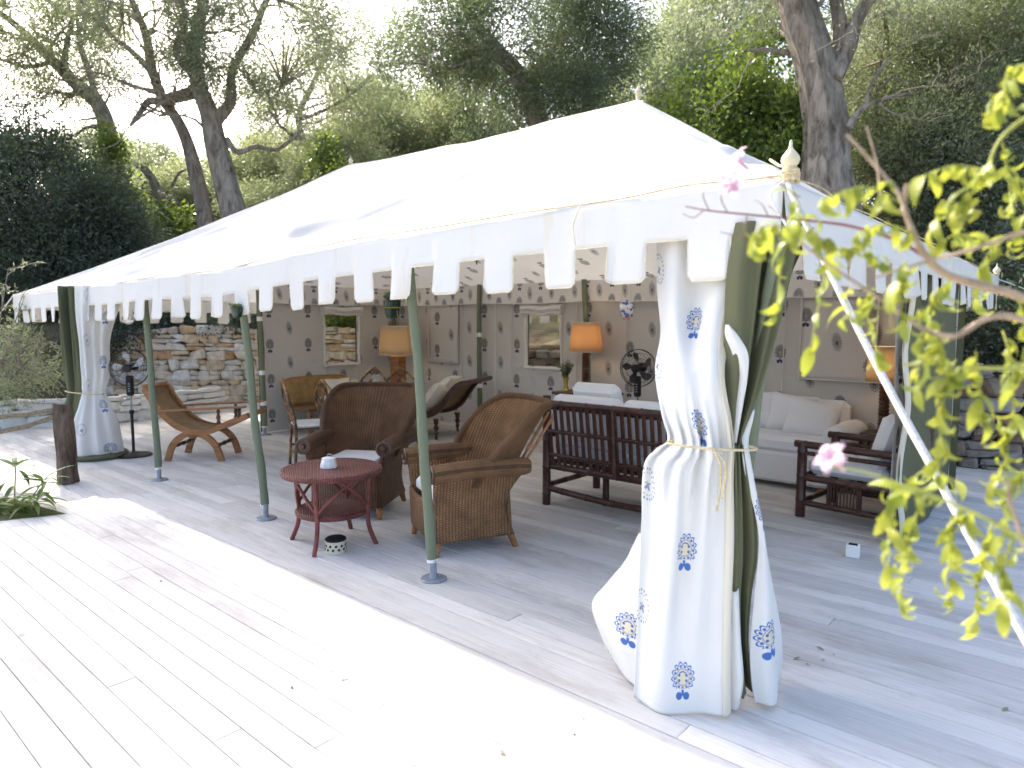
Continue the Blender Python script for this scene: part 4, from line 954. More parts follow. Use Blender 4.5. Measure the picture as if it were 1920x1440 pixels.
def bam_chair(name, label, loc, face, group):
    t = thing(name, label, 'chair', loc, face + R(90), group)   # local -y front; origin under the seat
    W = .20; n = 0
    bk = lambda x, z: (x, .19 + .10 * max(0, (z - .45)) / .5, z)
    for s in (-1, 1):
        MB().cane([(s * W, .21, 0), (s * W, .19, .45), bk(s * (W + .01), .74), bk(s * .15, .86), bk(0, .985)], .0165, 10, .17, n).build('back_post', m_bam, t); n += 1
        MB().cane([(s * W, -.20, 0), (s * W, -.2, .44)], .017, 10, .17, n).build('front_leg', m_bam, t); n += 1
        MB().cane([(s * W, -.2, .22), (s * W, .2, .22)], .011, 8, .15).build('stretcher', m_bam, t); MB().cane([(s * W, -.2, .08), (s * W, .02, .42)], .009, 8, .15).build('brace', m_bam, t)
    for (x0, z0, x1, z1) in ((-.195, .52, .02, .90), (.195, .52, -.02, .90), (-.2, .66, .0, .52), (.2, .66, .0, .52), (-.18, .80, .12, .50), (.18, .80, -.12, .50), (-.06, .92, .19, .66), (.06, .92, -.19, .66)): MB().cane([bk(x0, z0), bk(x1, z1)], .0105, 8, .14, n).build('lattice_cane', m_bam, t); n += 1
    for (y, z) in ((.195, .45), (-.2, .43), (-.2, .2), (.2, .18)): MB().cane([(-W, y, z), (W, y, z)], .013, 8, .15).build('rail', m_bam, t)
    MB().box((0, 0, .445), (.38, .38, .02), .006).build('seat', m_cane, t); soft(MB().box((0, 0, .475), (.38, .38, .05), .02).build('seat_pad', m_cush, t))
G4 = 'bamboo chairs round the dining table'
LD = lambda lat, dep: (RT * lat + FH * dep)
TC = LD(-1.72, 8.1)[:2]
ar = math.atan2(RT[1], RT[0])
for (lat, dep, f, lb) in ((-2.22, 7.5, ar + .45, 'honey bamboo lattice chair nearest the left green poles'), (-1.80, 7.42, ar + .8, 'honey bamboo lattice chair just left of the dark wicker armchair'),
                          (-1.93, 8.85, ar - 1.9, 'bamboo lattice chair beyond the table, tip showing above the wicker armchair'), (-1.42, 8.75, ar - 1.4, 'bamboo lattice chair beyond the table, nearest the near green pole')):
    q = LD(lat, dep); bam_chair('bamboo_chair', lb, (q[0], q[1], 0), f, G4)
t = thing('dining_table', 'square dark dining table with pale top behind the wicker armchair', 'table', (TC[0], TC[1], 0), ar)
MB().box((0, 0, .725), (.92, .92, .03), .006).build('table_top', m_tabtop, t); MB().box((0, 0, .675), (.8, .8, .07), .005).build('apron', m_dkwood, t)
for x in (-.38, .38):
    for y in (-.38, .38): MB().lathe([(.02, 0), (.028, .1), (.02, .2), (.032, .45), (.024, .55), (.034, .6), (.034, .67)], (x, y, 0), 12).build('leg', m_dkwood, t)
tq = lambda a, b: (TC[0] + a, TC[1] + b, .741)
for (a, b, h, r, lb) in ((.02, .12, .22, .055, 'tall clear glass candle jar on the dining table'), (-.16, -.06, .17, .04, 'short clear glass candle jar nearest the front of the dining table')):
    o = MB().lathe([(.001, 0), (r, 0), (r, h), (r - .003, h), (r - .003, .006), (.001, .006)], (0, 0, 0), 20).build('glass_jar', m_glass); o.location = tq(a, b); tag(o, lb, 'jar', 'glass jars on the dining table')
for (a, b, rz, lb) in ((-.28, -.20, .4, 'folded red napkin at the left of the dining table'), (.06, -.26, 1.2, 'folded red napkin at the front of the dining table')):
    o = thing('napkin', lb, 'napkin', tq(a, b), rz, 'red napkins')
    pillow('cloth', (0, 0, .018), (.16, .11, .035), Matrix.Rotation(R(90), 3, 'X'), m_red, o, 2)
def settee():
    t = thing('cane_settee', 'golden woven cane settee with rolled back along the left tent wall', 'settee', (-8.55, 5.72, 0), R(90))   # local x along the wall, -y out into the room
    us = np.linspace(-.52, .52, 20); vs = np.linspace(0, 1, 14); A, B = np.meshgrid(us, vs, indexing='ij')
    z = .40 + .36 * np.minimum(B * 1.15, 1) - .05 * np.clip((B - .85) / .15, 0, 1) ** 2; y = .14 + .14 * B ** 1.6 + .05 * np.clip((B - .85) / .15, 0, 1)
    b = MB().grid(np.stack([A, y, z + .02 * (1 - (A / .52) ** 2)], 2), np.stack([A, B * .4], 2)).build('backrest', m_caneback, t, True, .02)
    MB().tube(cr([(-.52, .14, .40), (-.53, .2, .6), (-.5, .27, .755), (0, .28, .78), (.5, .27, .755), (.53, .2, .6), (.52, .14, .40)], 8), .022, 10).build('frame', m_teak, t)
    MB().box((0, -.08, .38), (1.05, .52, .05), .012).build('seat', m_caneback, t)
    for x in (-.48, .48):
        for y in (-.3, .14): MB().tube([(x, y, .37), (x * 1.03, y, 0)], [.026, .018], 10).build('leg', m_teak, t)
    pillow('pillow', (.26, .05, .58), (.44, .36, .16), Matrix.Rotation(R(-16), 3, 'X'), m_ivory, t, 4)
settee()
def daybed():
    # head (raised end) to the right; local x toward the head
    w_ = np.array([-.26, .67]); w_ /= np.linalg.norm(w_); d = np.array([w_[1], -w_[0]])
    t = thing('daybed', 'dark mahogany and cane daybed with a raised scrolled head', 'daybed', (-6.75 - d[0] * .25, 6.25 - d[1] * .25, 0), math.atan2(d[1], d[0])); W = .70
    prof = cr([(-1.25, .40), (-.8, .345), (-.3, .335), (.05, .35), (.24, .43), (.38, .60), (.50, .74), (.62, .80), (.72, .80)], 6)
    for y in (0, W):
        tn = np.gradient(prof, axis=0); tn /= np.linalg.norm(tn, axis=1, keepdims=True); nn = np.stack([-tn[:, 1], tn[:, 0]], 1); n = len(prof)
        rows = [[(p[0] + q[0] * a, y + b, p[1] + q[1] * a) for (a, b) in ((.015, -.028), (.015, .028), (-.085 + .05 * k / n, .028), (-.085 + .05 * k / n, -.028), (.015, -.028))] for k, (p, q) in enumerate(zip(prof, nn))]
        MB().grid(rows).build('side_rail', m_dkwood, t, True)
        for x in (.22, -1.1): MB().lathe([(.012, 0), (.024, .03), (.014, .06), (.034, .10), (.018, .125), (.04, .17), (.02, .20), (.034, .23), (.036, .29)], (x, y, 0), 14).build('leg', m_dkwood, t)
    ys = np.linspace(.02, W - .02, 6); d_ = np.r_[0, np.cumsum(np.linalg.norm(np.diff(prof, axis=0), axis=1))]
    MB().grid(np.stack([[(p[0], y, p[1]) for y in ys] for p in prof]), np.stack([np.repeat(d_[:, None], 6, 1), np.repeat(ys[None], len(prof), 0)], 2)).build('cane_surface', m_cane, t, True, .012)
    soft(MB().box((-.52, W / 2, .395), (1.15, W - .06, .07), .025).build('mattress', m_ivory, t)); MB().tube([(.72, -.03, .80), (.72, W + .03, .80)], .035, 12).build('head_roll', m_dkwood, t)
    for (x, z, a, y, s) in ((.17, .58, 38, .25, 1), (.24, .66, 42, .46, 2)): pillow('pillow', (x - .05, y, z), (.44, .42, .24), Matrix.Rotation(R(90), 3, 'Z') @ Matrix.Rotation(R(a), 3, 'X'), m_ivory, t, s)
daybed()
def lamp(name, label, loc, base, shade, sr, zb, emit, tilt=0, power=0):
    t = thing(name, label, 'lamp', loc, 0, 'table lamps with fabric shades')
    M = Mat('lamp shade ' + name + str(round(loc[0])), shade, .9, .1); M.bump(M.noise(M.coord('Object'), 60, 3), .2, .002)
    if emit: M.translucent(.55, None, shade)
    else: M.translucent(.4, None, shade)
    base(t)
    th = np.linspace(0, 2 * math.pi, 33); r0, r1, h = sr; P = np.array([[((r0 + (r1 - r0) * v) * math.cos(a), (r0 + (r1 - r0) * v) * math.sin(a), zb + h * v) for v in np.linspace(0, 1, 6)] for a in th])
    s = MB().grid(P, None, None, True).build('lamp_shade', M.m, t, True, .003)
    for (r, z) in ((r0, zb), (r1, zb + h)): MB().tube([(r * math.cos(a), r * math.sin(a), z) for a in th], .005, 5).build('shade_ring', m_cream, s)
    MB().rod((0, 0, zb - .03), (0, 0, zb + .10), .008).build('lamp_neck', m_copper, t)
    bm = Mat('warm bulb ' + name + str(round(loc[0])), (1, .8, .5), .4); bm.b.inputs['Emission Color'].default_value = (1, .62, .25, 1); bm.b.inputs['Emission Strength'].default_value = emit
    MB().lathe([(.001, 0), (.014, 0), (.016, .02), (.032, .055), (.03, .075), (.016, .09), (.001, .094)], (0, 0, zb + .1), 12).build('bulb', bm.m if emit else m_white, t)
    if power:
        ld = bpy.data.lights.new('lamp_light', 'POINT'); ld.energy = power; ld.color = (1, .72, .45); ld.shadow_soft_size = .05
        lo = bpy.data.objects.new('lamp_light', ld); COL.objects.link(lo); lo.parent = t; lo.location = (0, 0, zb + .17)
    return t
def base_block(t): MB().box((0, 0, .74), (.19, .19, .66), .02).build('lamp_base', m_teak, t); MB().box((0, 0, .415), (.24, .24, .03), .006).build('lamp_foot', m_teak, t)
lamp('table_lamp', 'large lamp with straw coloured shade on a square wooden base in the left tent corner', (-8.28, 6.84, 0.0), base_block, (.66, .56, .40), (.295, .255, .43), 1.09, 5, 0, 0.9)
t = thing('lamp_stool', 'low dark wooden stool carrying the square lamp in the tent corner', 'stool', (-8.28, 6.84, 0)); MB().box((0, 0, .385), (.4, .4, .03), .006).build('stool_top', m_dkwood, t)
for x in (-.16, .16):
    for y in (-.16, .16): MB().tube([(x, y, 0), (x, y, .375)], .02, 8).build('leg', m_dkwood, t)
def base_turn(t):
    z = np.linspace(0, .48, 40); MB().lathe([(.001, .0), (.07, .0), (.07, .02), (.05, .035)] + [(.045 + .006 * math.sin(k * 14 * 6.28 / .48) , .04 + k * .98) for k in z] + [(.02, .53), (.001, .53)], (0, 0, 0), 18).build('lamp_base', m_dkwood, t)
lamp('table_lamp', 'lamp with glowing orange shade on a dark ribbed base', (-4.93, 7.08, .72), base_turn, (.70, .52, .32), (.21, .165, .36), .50, 5, 0, .9)
lamp('table_lamp', 'lamp with cream shade half hidden behind the right green wall panel', (-1.56, 7.14, .55), base_turn, (.66, .54, .36), (.17, .14, .33), .48, 5, 0, 0.7)
t = thing('side_table', 'dark wooden side table under the orange lamp', 'table', (-4.88, 7.05, 0)); MB().box((0, 0, .70), (.78, .46, .035), .008).build('table_top', m_dkwood, t); MB().box((0, 0, .60), (.7, .4, .16), .006).build('drawer_box', m_dkwood, t)
for x in (-.33, .33):
    for y in (-.18, .18): MB().tube([(x, y, 0), (x, y, .53)], [.018, .024], 8).build('leg', m_dkwood, t)
t = thing('lamp_stand', 'small dark table under the half hidden cream lamp', 'table', (-1.56, 7.14, 0)); MB().box((0, 0, .535), (.36, .36, .03), .006).build('table_top', m_dkwood, t)
for x in (-.15, .15):
    for y in (-.15, .15): MB().tube([(x, y, 0), (x, y, .52)], .016, 8).build('leg', m_dkwood, t)
t = thing('vase', 'small yellow vase of green sprigs beside the orange lamp', 'vase', (-5.16, 6.98, .72)); MB().lathe([(.001, 0), (.045, 0), (.04, .02), (.022, .07), (.028, .11), (.04, .17), (.034, .172), (.001, .02)], (0, 0, 0), 16).build('vase_body', m_yellow, t)
def sprig(par, n, h, sp, z0, seed, lm, ll=.05):
    r2 = np.random.default_rng(seed); V = []; F = []; st = MB()
    for k in range(n):
        a = r2.uniform(0, 6.28); e = np.array([sp * math.cos(a) * r2.uniform(.3, 1), sp * math.sin(a) * r2.uniform(.3, 1), h * r2.uniform(.6, 1)]); P = cr([(0, 0, z0 - .05), (e[0] * .3, e[1] * .3, z0 + e[2] * .5), (e[0], e[1], z0 + e[2])], 5); st.tube(P, .0025, 5)
        for q in P[3:]:
            for j in range(3):
                d = r2.normal(size=3); d /= np.linalg.norm(d); s = np.cross(d, r2.normal(size=3)); s /= np.linalg.norm(s); b = len(V); V += [q, q + d * ll * .5 + s * ll * .25, q + d * ll, q + d * ll * .5 - s * ll * .25]; F.append((b, b + 1, b + 2, b + 3))
    st.build('stems', m_gstem, par); o = MB().add(V, F).build('foliage', lm, par, False)
sprig(t, 9, .19, .11, .16, 3, lf_mid)
# hanging things
def hanger(par, h, r=.003, spread=.0):
    for k in range(3):
        a = k * 2.094; MB().rod((spread * math.cos(a), spread * math.sin(a), 0), (0, 0, h), r, None, 5).build('hanging_cord', m_rope, par)
t = thing('hanging_pot', 'green glazed pot with succulent hanging from the tent ceiling by cords', 'plant pot', (-5.54, 4.51, 1.63)); hanger(t, .78, .0025, .085)
MB().lathe([(.001, 0), (.055, 0), (.07, .03), (.08, .09), (.086, .10), (.088, .16), (.095, .175), (.085, .175), (.075, .15), (.001, .14)], (0, 0, 0), 22).build('pot', m_greenc, t); MB().lathe([(.088, .10), (.092, .105), (.088, .11)], (0, 0, 0), 22).build('gold_band', m_yellow, t); sprig(t, 8, .07, .13, .17, 5, lf_mid, .06)
t = thing('hanging_pot', 'small dark green pot strapped to the second green pole', 'plant pot', (-5.32, 2.74, 1.63)); MB().lathe([(.001, 0), (.03, 0), (.042, .03), (.047, .07), (.053, .078), (.046, .078), (.001, .06)], (0, 0, 0), 18).build('pot', m_greenc, t); sprig(t, 6, .03, .06, .07, 6, lf_mid, .03); MB().tube([(-.06 + .062 * math.cos(a), .075 + .062 * math.sin(a), .07) for a in np.linspace(0, 6.28, 20)], .004, 5).build('strap', m_wire, t)
t = thing('hanging_lantern', 'white and blue ceramic lantern hanging in front of the printed back wall', 'lantern', (-3.36, 5.47, 1.63))
M = Mat('blue and white pottery', (.72, .72, .72), .2, .6); M.col(M.ramp(M.noise(M.coord('Object'), 26, 2), [(.5, (.74, .74, .74)), (.56, (.12, .17, .45))]))
MB().lathe([(.001, 0), (.03, 0), (.034, .02), (.062, .05), (.075, .09), (.06, .12), (.05, .13), (.066, .16), (.05, .155), (.001, .14)], (0, 0, 0), 18).build('lantern_body', M.m, t); MB().lathe([(.001, -.02), (.026, -.02), (.034, .0), (.03, .005)], (0, 0, 0), 14).build('terracotta_base', simple('terracotta', (.5, .25, .16), .8), t); hanger(t, .92, .002, .06)
t = thing('pendant_lamp', 'dark copper pendant lamp with pointed base under the tent ceiling', 'lamp', (-4.57, 4.75, 2.13)); MB().lathe([(.001, 0), (.006, .01), (.01, .05), (.03, .08), (.05, .10), (.10, .125), (.13, .14), (.13, .15), (.1, .17), (.06, .25), (.02, .30), (.005, .32)], (0, 0, 0), 20).build('lamp_body', m_copper, t); MB().rod((0, 0, .3), (0, 0, .78), .004).build('hanging_rod', m_copper, t)
t = thing('glass_float', 'small faceted glass ball hanging beside the far left curtain', 'ornament', (-8.55, 3.09, 1.56))
MB().lathe([(.001, 0), (.045, .015), (.068, .05), (.068, .075), (.045, .11), (.012, .125), (.001, .125)], (0, 0, 0), 8).build('glass_ball', m_glass, t, False); MB().rod((0, 0, .12), (0, 0, .48), .002).build('hanging_cord', m_wire, t)
t = thing('deck_light', 'small white square light box on the deck right of the near curtain', 'light', (-1.23, 4.96, 0), R(10)); MB().box((0, 0, .042), (.085, .085, .085), .006).build('housing', m_white, t); MB().box((0, 0, .0865), (.055, .04, .006), .002).build('dark_panel', m_black, t)
# ------------------------------------------------------------------ vegetation
def leafmesh(name, pos, dirs, length, width, mat, seed=0, droop=.25):
    """many small leaves as one mesh: a folded diamond each, its own tint"""
    r2 = np.random.default_rng(seed); n = len(pos)
    d = dirs / (np.linalg.norm(dirs, axis=1, keepdims=True) + 1e-9); d[:, 2] -= droop * r2.random(n); d /= np.linalg.norm(d, axis=1, keepdims=True)
    s = np.cross(d, r2.normal(size=(n, 3))); s /= np.linalg.norm(s, axis=1, keepdims=True) + 1e-9
    L = (length * r2.uniform(.65, 1.35, n))[:, None]; Wd = (width * r2.uniform(.7, 1.3, n))[:, None]
    V = np.stack([pos, pos + d * L * .5 + s * Wd, pos + d * L, pos + d * L * .5 - s * Wd], 1).reshape(-1, 3).astype(np.float32)
    me = bpy.data.meshes.new(name); me.vertices.add(4 * n); me.vertices.foreach_set('co', V.ravel())
    me.loops.add(4 * n); me.loops.foreach_set('vertex_index', np.arange(4 * n, dtype=np.int32))
    me.polygons.add(n); me.polygons.foreach_set('loop_start', np.arange(0, 4 * n, 4, dtype=np.int32)); me.polygons.foreach_set('loop_total', np.full(n, 4, np.int32))
    a = me.attributes.new('tint', 'FLOAT', 'FACE'); a.data.foreach_set('value', r2.random(n).astype(np.float32))
    me.materials.append(mat); me.update(calc_edges=True); return me
def clumps(center, rad, nc, per, cr_, seed, shell=.45, squash=None, holes=0.0):
    """leaf positions in ragged clumps through an ellipsoid"""
    r2 = np.random.default_rng(seed); c = r2.normal(size=(nc, 3)); c /= np.linalg.norm(c, axis=1, keepdims=True)
    c *= (r2.uniform(shell, 1.0, nc) ** .7)[:, None]; ph = r2.uniform(0, 6.28, 6)
    lump = 1 + .16 * np.sin(c[:, 0] * 5 + ph[0]) * np.sin(c[:, 1] * 5 + ph[1]) + .12 * np.sin(c[:, 2] * 7 + ph[2] + c[:, 0] * 3); c *= lump[:, None]
    C = np.array(center) + c * np.array(rad); k = r2.poisson(per, nc); idx = np.repeat(np.arange(nc), k); n = len(idx)
    sz = r2.uniform(.6, 1.4, nc)[idx][:, None] * cr_
    off = r2.normal(size=(n, 3)) * sz * .55; pos = C[idx] + off; out = off / (np.linalg.norm(off, axis=1, keepdims=True) + 1e-9) + .7 * c[idx] + .5 * r2.normal(size=(n, 3))
    return pos, out, C
def spread(limbs, n, lr, seed, up=.15, start=.35, depth=2, sub=3):
    """side branches off given limbs; returns branch paths and twig tips"""
    r2 = np.random.default_rng(seed); out = []; cur = limbs; tips = []
    for dpt in range(depth):
        nxt = []; cnt = n if dpt == 0 else sub
        for (P, r0, r1) in cur:
            P = np.asarray(P); m = len(P); T = np.gradient(P, axis=0); T /= np.linalg.norm(T, axis=1, keepdims=True) + 1e-9
            Ltot = np.linalg.norm(np.diff(P, axis=0), axis=1).sum()
            for k in range(cnt if dpt else max(2, int(round(n * Ltot)))):
                i = int(min(m - 1, max(0, (start + (1 - start) * r2.random() ** .8) * m))); d = r2.normal(size=3); d -= T[i] * (d @ T[i]); d /= np.linalg.norm(d); d = d * .85 + T[i] * r2.uniform(.2, .8) + np.array([0, 0, up])
                d /= np.linalg.norm(d); L = lr * r2.uniform(.5, 1.25) * (.55 ** dpt); q = [P[i]]; v = d.copy(); st = 6
                for s_ in range(st):
                    v = v + r2.normal(size=3) * .22 + np.array([0, 0, .03]); v /= np.linalg.norm(v); q.append(q[-1] + v * L / st)
                rr = max(.008, (r0 + (r1 - r0) * i / m) * .42) if dpt == 0 else max(.007, r0 * .5); nxt.append((np.array(q), min(rr, .045 if dpt == 0 else .016), .004))
        out += nxt; cur = nxt
    return out, cur
def twigleaves(paths, per, jit, seed, frac=.25):
    r2 = np.random.default_rng(seed); pos = []; dr = []
    for (P, a, b) in paths:
        m = len(P); t = r2.uniform(frac, 1.0, per) * (m - 1); i = np.clip(t.astype(int), 0, m - 2); f = (t - i)[:, None]; q = P[i] * (1 - f) + P[i + 1] * f; T = P[i + 1] - P[i]; T /= np.linalg.norm(T, axis=1, keepdims=True) + 1e-9
        pos.append(q + r2.normal(size=(per, 3)) * jit); dr.append(T * .8 + r2.normal(size=(per, 3)) * .75)
    return np.concatenate(pos), np.concatenate(dr)
NL = 0
def tree(name, label, limbs, crown, group='trees behind the tent', leaf=lf_olive, seed=0, br=None, ll=.075, lw=.013, tl=0, noise=.14, jit=.12, cat='tree', bark=None):
    """limbs: [(points, r0, r1)]; crown: [(center, radii, nclump, per, clump size)]; br: (per metre, length, depth, sub)"""
    global NL
    L0 = [(cr(p, 7), a, b) for (p, a, b) in limbs]; base = L0[0][0][0]
    t = thing(name, label, cat, tuple(base), 0, group); tr = MB()
    for k, (P, a, b) in enumerate(L0): tr.tube(P - base, np.linspace(a, b, len(P)) * (1 + .0 * k) + (.35 * a * np.exp(-np.arange(len(P)) / 3.0) if k == 0 else 0), 16 if a > .08 else 9, noise, True, seed + k)
    tr.build('trunk', bark or m_bark, t)
    pos = []; dr = []; bm = MB(); nb = 0
    if br:
        allb, tips = spread(L0, br[0], br[1], seed + 5, .12, br[4] if len(br) > 4 else .35, br[2], br[3])
        for (P, a, b) in allb: bm.tube(P - base, np.linspace(a, b, len(P)), 4 if a < .02 else 6, 0, False); nb += 1
        if tl: p, d = twigleaves(tips, tl, jit, seed + 9); pos.append(p); dr.append(d)
    for k, (c, rad, nc, per, cs) in enumerate(crown):
        p, d, C = clumps(c, rad, nc, per, cs, seed + 20 + k); pos.append(p); dr.append(d)
        for q in C[::4]:
            j = L0[0][0][-1] if not limbs else min((P[-1] for (P, _, _) in L0), key=lambda e: np.linalg.norm(e - q)); a = np.array(c) * .5 + j * .5
            bm.tube(np.array([a, (a + q) / 2 + np.array([.05, -.04, .12]), q]) - base, [.03, .014, .004], 4, 0, False); nb += 1
    if nb: bm.build('branches', m_twig, t)
    P = np.concatenate(pos); D = np.concatenate(dr); NL += len(P)
    o = inst('crown', leafmesh('crown', P - base, D, ll, lw, leaf, seed), t); return t
A = lambda *q: [at(*p) for p in q]
def trunkpts(d, *q): return [at(px, py, d + (dd[0] if dd else 0)) for (px, py, *dd) in q]
# big twin olive behind the left half of the roof
tree('olive_tree', 'gnarled twin trunked olive tree rising behind the left half of the roof',
     [(trunkpts(15.0, (455, 560), (445, 430), (425, 345), (405, 270), (393, 215), (372, 160), (362, 90), (380, 10), (390, -90)), .29, .08),
      (trunkpts(15.6, (388, 560), (388, 430), (372, 345), (352, 270), (330, 222), (304, 185), (285, 130), (272, 60), (240, -20), (215, -110)), .185, .05),
      (trunkpts(15.2, (372, 168), (340, 180), (300, 188)), .13, .11), (trunkpts(15.4, (300, 190), (278, 192), (262, 212), (245, 235)), .09, .03),
      (trunkpts(15.0, (408, 225), (432, 190), (436, 130), (470, 70), (500, 0), (540, -70)), .13, .04),
      (trunkpts(15.0, (425, 260), (445, 285), (480, 275), (520, 280), (560, 250)), .07, .03), (trunkpts(15.6, (290, 140), (250, 100), (205, 62), (180, 20)), .09, .03),
      (trunkpts(14.6, (372, 150), (330, 100), (345, 40), (330, -40)), .08, .03)],
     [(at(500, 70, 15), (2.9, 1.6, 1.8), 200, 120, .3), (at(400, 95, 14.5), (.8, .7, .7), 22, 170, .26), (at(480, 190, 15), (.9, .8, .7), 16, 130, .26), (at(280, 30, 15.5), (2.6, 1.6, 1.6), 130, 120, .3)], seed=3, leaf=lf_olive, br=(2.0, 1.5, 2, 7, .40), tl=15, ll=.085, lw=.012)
tree('olive_tree', 'leaning olive tree with bare twiggy limbs at the upper left',
     [(trunkpts(18.5, (215, 520), (208, 400), (204, 310), (200, 240), (180, 190), (140, 155), (100, 115), (60, 75), (15, 35), (-40, 0)), .27, .07), (trunkpts(18.2, (200, 235), (160, 240), (140, 258)), .06, .02),
      (trunkpts(18.5, (185, 195), (165, 130), (150, 80), (145, 10)), .10, .04), (trunkpts(18.5, (120, 130), (125, 80), (135, 30), (110, -30)), .08, .03), (trunkpts(18.5, (100, 115), (50, 125), (0, 110), (-40, 90)), .06, .02)],
     [(at(60, 30, 18.5), (3.8, 2.2, 2.0), 240, 120, .36), (at(130, 110, 18.5), (2.4, 1.5, 1.4), 90, 100, .32)], seed=13, leaf=lf_pale, br=(2.2, 1.6, 2, 7, .3), tl=13, ll=.10, lw=.014)
tree('evergreen_tree', 'dense dark green tree filling the left edge behind the tent',
     [(trunkpts(15.5, (25, 620), (30, 520), (45, 440), (60, 380)), .22, .1)],
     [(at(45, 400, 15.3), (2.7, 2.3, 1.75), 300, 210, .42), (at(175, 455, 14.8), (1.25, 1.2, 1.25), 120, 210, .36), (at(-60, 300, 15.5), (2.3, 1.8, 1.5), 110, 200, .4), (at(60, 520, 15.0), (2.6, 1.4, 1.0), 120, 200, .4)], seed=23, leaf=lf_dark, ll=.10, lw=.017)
tree('olive_tree', 'large dense olive tree with leaning trunk behind the tent ridge',
     [(trunkpts(17.5, (1075, 460), (1040, 320), (1005, 215), (980, 150), (930, 90), (880, 30), (850, -60)), .34, .08), (trunkpts(17.5, (985, 160), (1040, 90), (1090, 20), (1120, -60)), .15, .05), (trunkpts(17, (945, 105), (900, 110), (840, 130)), .08, .03)],
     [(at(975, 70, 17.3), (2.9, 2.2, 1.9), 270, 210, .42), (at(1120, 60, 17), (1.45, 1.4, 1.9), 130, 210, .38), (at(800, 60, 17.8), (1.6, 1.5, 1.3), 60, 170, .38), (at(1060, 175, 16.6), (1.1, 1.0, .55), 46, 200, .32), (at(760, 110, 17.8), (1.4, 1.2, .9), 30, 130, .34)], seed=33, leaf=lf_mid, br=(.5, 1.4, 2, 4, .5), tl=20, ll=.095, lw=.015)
tree('old_tree', 'massive grey furrowed trunk standing behind the right end of the tent',
     [(trunkpts(11.2, (1575, 560), (1560, 430), (1545, 330), (1548, 250), (1540, 180), (1525, 110), (1498, 30), (1480, -60), (1470, -160)), .37, .30), (trunkpts(11.0, (1565, 150), (1590, 95), (1605, 40), (1640, -20), (1680, -90)), .13, .06), (trunkpts(11.1, (1575, 110), (1575, 40), (1560, -30)), .12, .08),
      (trunkpts(10.8, (1590, 240), (1615, 205), (1660, 185), (1710, 175)), .055, .02), (trunkpts(10.8, (1625, 200), (1630, 165), (1665, 110)), .035, .015), (trunkpts(11.4, (1500, 105), (1450, 95), (1395, 95)), .05, .02)],
     [(at(1650, -60, 11), (2.3, 1.6, 1.0), 80, 160, .3), (at(1640, 120, 12.5), (1.0, .8, 1.1), 40, 130, .3), (at(1400, -30, 12.0), (1.3, 1.0, .8), 34, 150, .3)], seed=43, leaf=lf_olive, br=(.7, 1.1, 2, 5, .45), tl=10, ll=.075, lw=.012, noise=.17)
tree('evergreen_tree', 'dense dark olive hedge tree filling the upper right behind the vine',
     [(trunkpts(12.5, (1800, 640), (1790, 480), (1770, 330), (1760, 200)), .2, .08)],
     [(at(1830, 170, 12.6), (2.1, 1.7, 2.3), 300, 210, .36), (at(1740, 330, 12.0), (1.4, 1.2, 1.4), 170, 200, .34), (at(1890, 420, 11.4), (1.4, 1.2, 1.2), 120, 200, .34), (at(1960, 40, 12.5), (1.6, 1.4, 1.6), 80, 200, .36)], seed=53, leaf=lf_hedge, ll=.085, lw=.015)
tree('ivy_bush', 'bright green sunlit ivy bush left of the massive trunk',
     [(trunkpts(12.6, (1400, 520), (1395, 400), (1380, 300), (1370, 200)), .07, .03), (trunkpts(12.6, (1350, 420), (1338, 300), (1325, 200)), .04, .02)],
     [(at(1390, 250, 12.6), (.95, .8, 1.1), 130, 110, .28), (at(1470, 300, 12.0), (.7, .6, .9), 80, 120, .25), (at(1300, 215, 13.5), (.8, .8, .9), 44, 90, .28), (at(1440, 120, 12.8), (.8, .7, .7), 24, 80, .26)], seed=63, leaf=lf_ivy, ll=.085, lw=.032, group='bushes behind the tent', cat='bush')
tree('ivy_bush', 'ivy growing up the leaning olive trunk at the upper left', [(trunkpts(18.0, (215, 480), (212, 360), (205, 260)), .03, .01)],
     [(at(212, 290, 18.0), (.34, .3, .8), 26, 60, .2), (at(225, 380, 17.6), (.5, .4, .6), 30, 90, .2)], seed=73, leaf=lf_ivy, ll=.10, lw=.036, group='bushes behind the tent', cat='bush')
tree('ivy_bush', 'yellow green shrub in front of pale olives beyond the middle of the roof', [(trunkpts(18.5, (615, 460), (608, 340), (600, 290)), .04, .02)],
     [(at(605, 300, 18.5), (.35, .4, .6), 22, 60, .24), (at(630, 350, 18.0), (.5, .4, .5), 20, 70, .24)], seed=83, leaf=lf_ivy, ll=.11, lw=.036, group='bushes behind the tent', cat='bush')
tree('olive_tree', 'airy grey olive with fine open twigs between the twin trunks and the dense ridge tree', [(trunkpts(21, (600, 520), (590, 380), (575, 290), (560, 220), (590, 150), (620, 80)), .14, .05), (trunkpts(21, (575, 270), (530, 240), (500, 200)), .07, .03), (trunkpts(21, (565, 225), (640, 190), (700, 140)), .06, .02)],
     [(at(600, 200, 21), (3.0, 2.2, 1.9), 120, 110, .4), (at(680, 100, 22), (2.2, 2.0, 1.8), 70, 110, .4)], seed=153, leaf=lf_pale, br=(1.6, 1.8, 2, 6, .3), tl=12, ll=.11, lw=.016)
tree('dead_tree', 'broken leaning bare trunk in the sunlit undergrowth left of the twin olive', [(trunkpts(18.6, (330, 500), (315, 420), (300, 370), (285, 335), (270, 315)), .16, .09), (trunkpts(18.8, (322, 350), (335, 325), (348, 318)), .04, .02)],
     [(at(300, 420, 18.6), (.9, .8, .5), 24, 100, .26)], seed=93, leaf=lf_ivy, ll=.1, lw=.03)
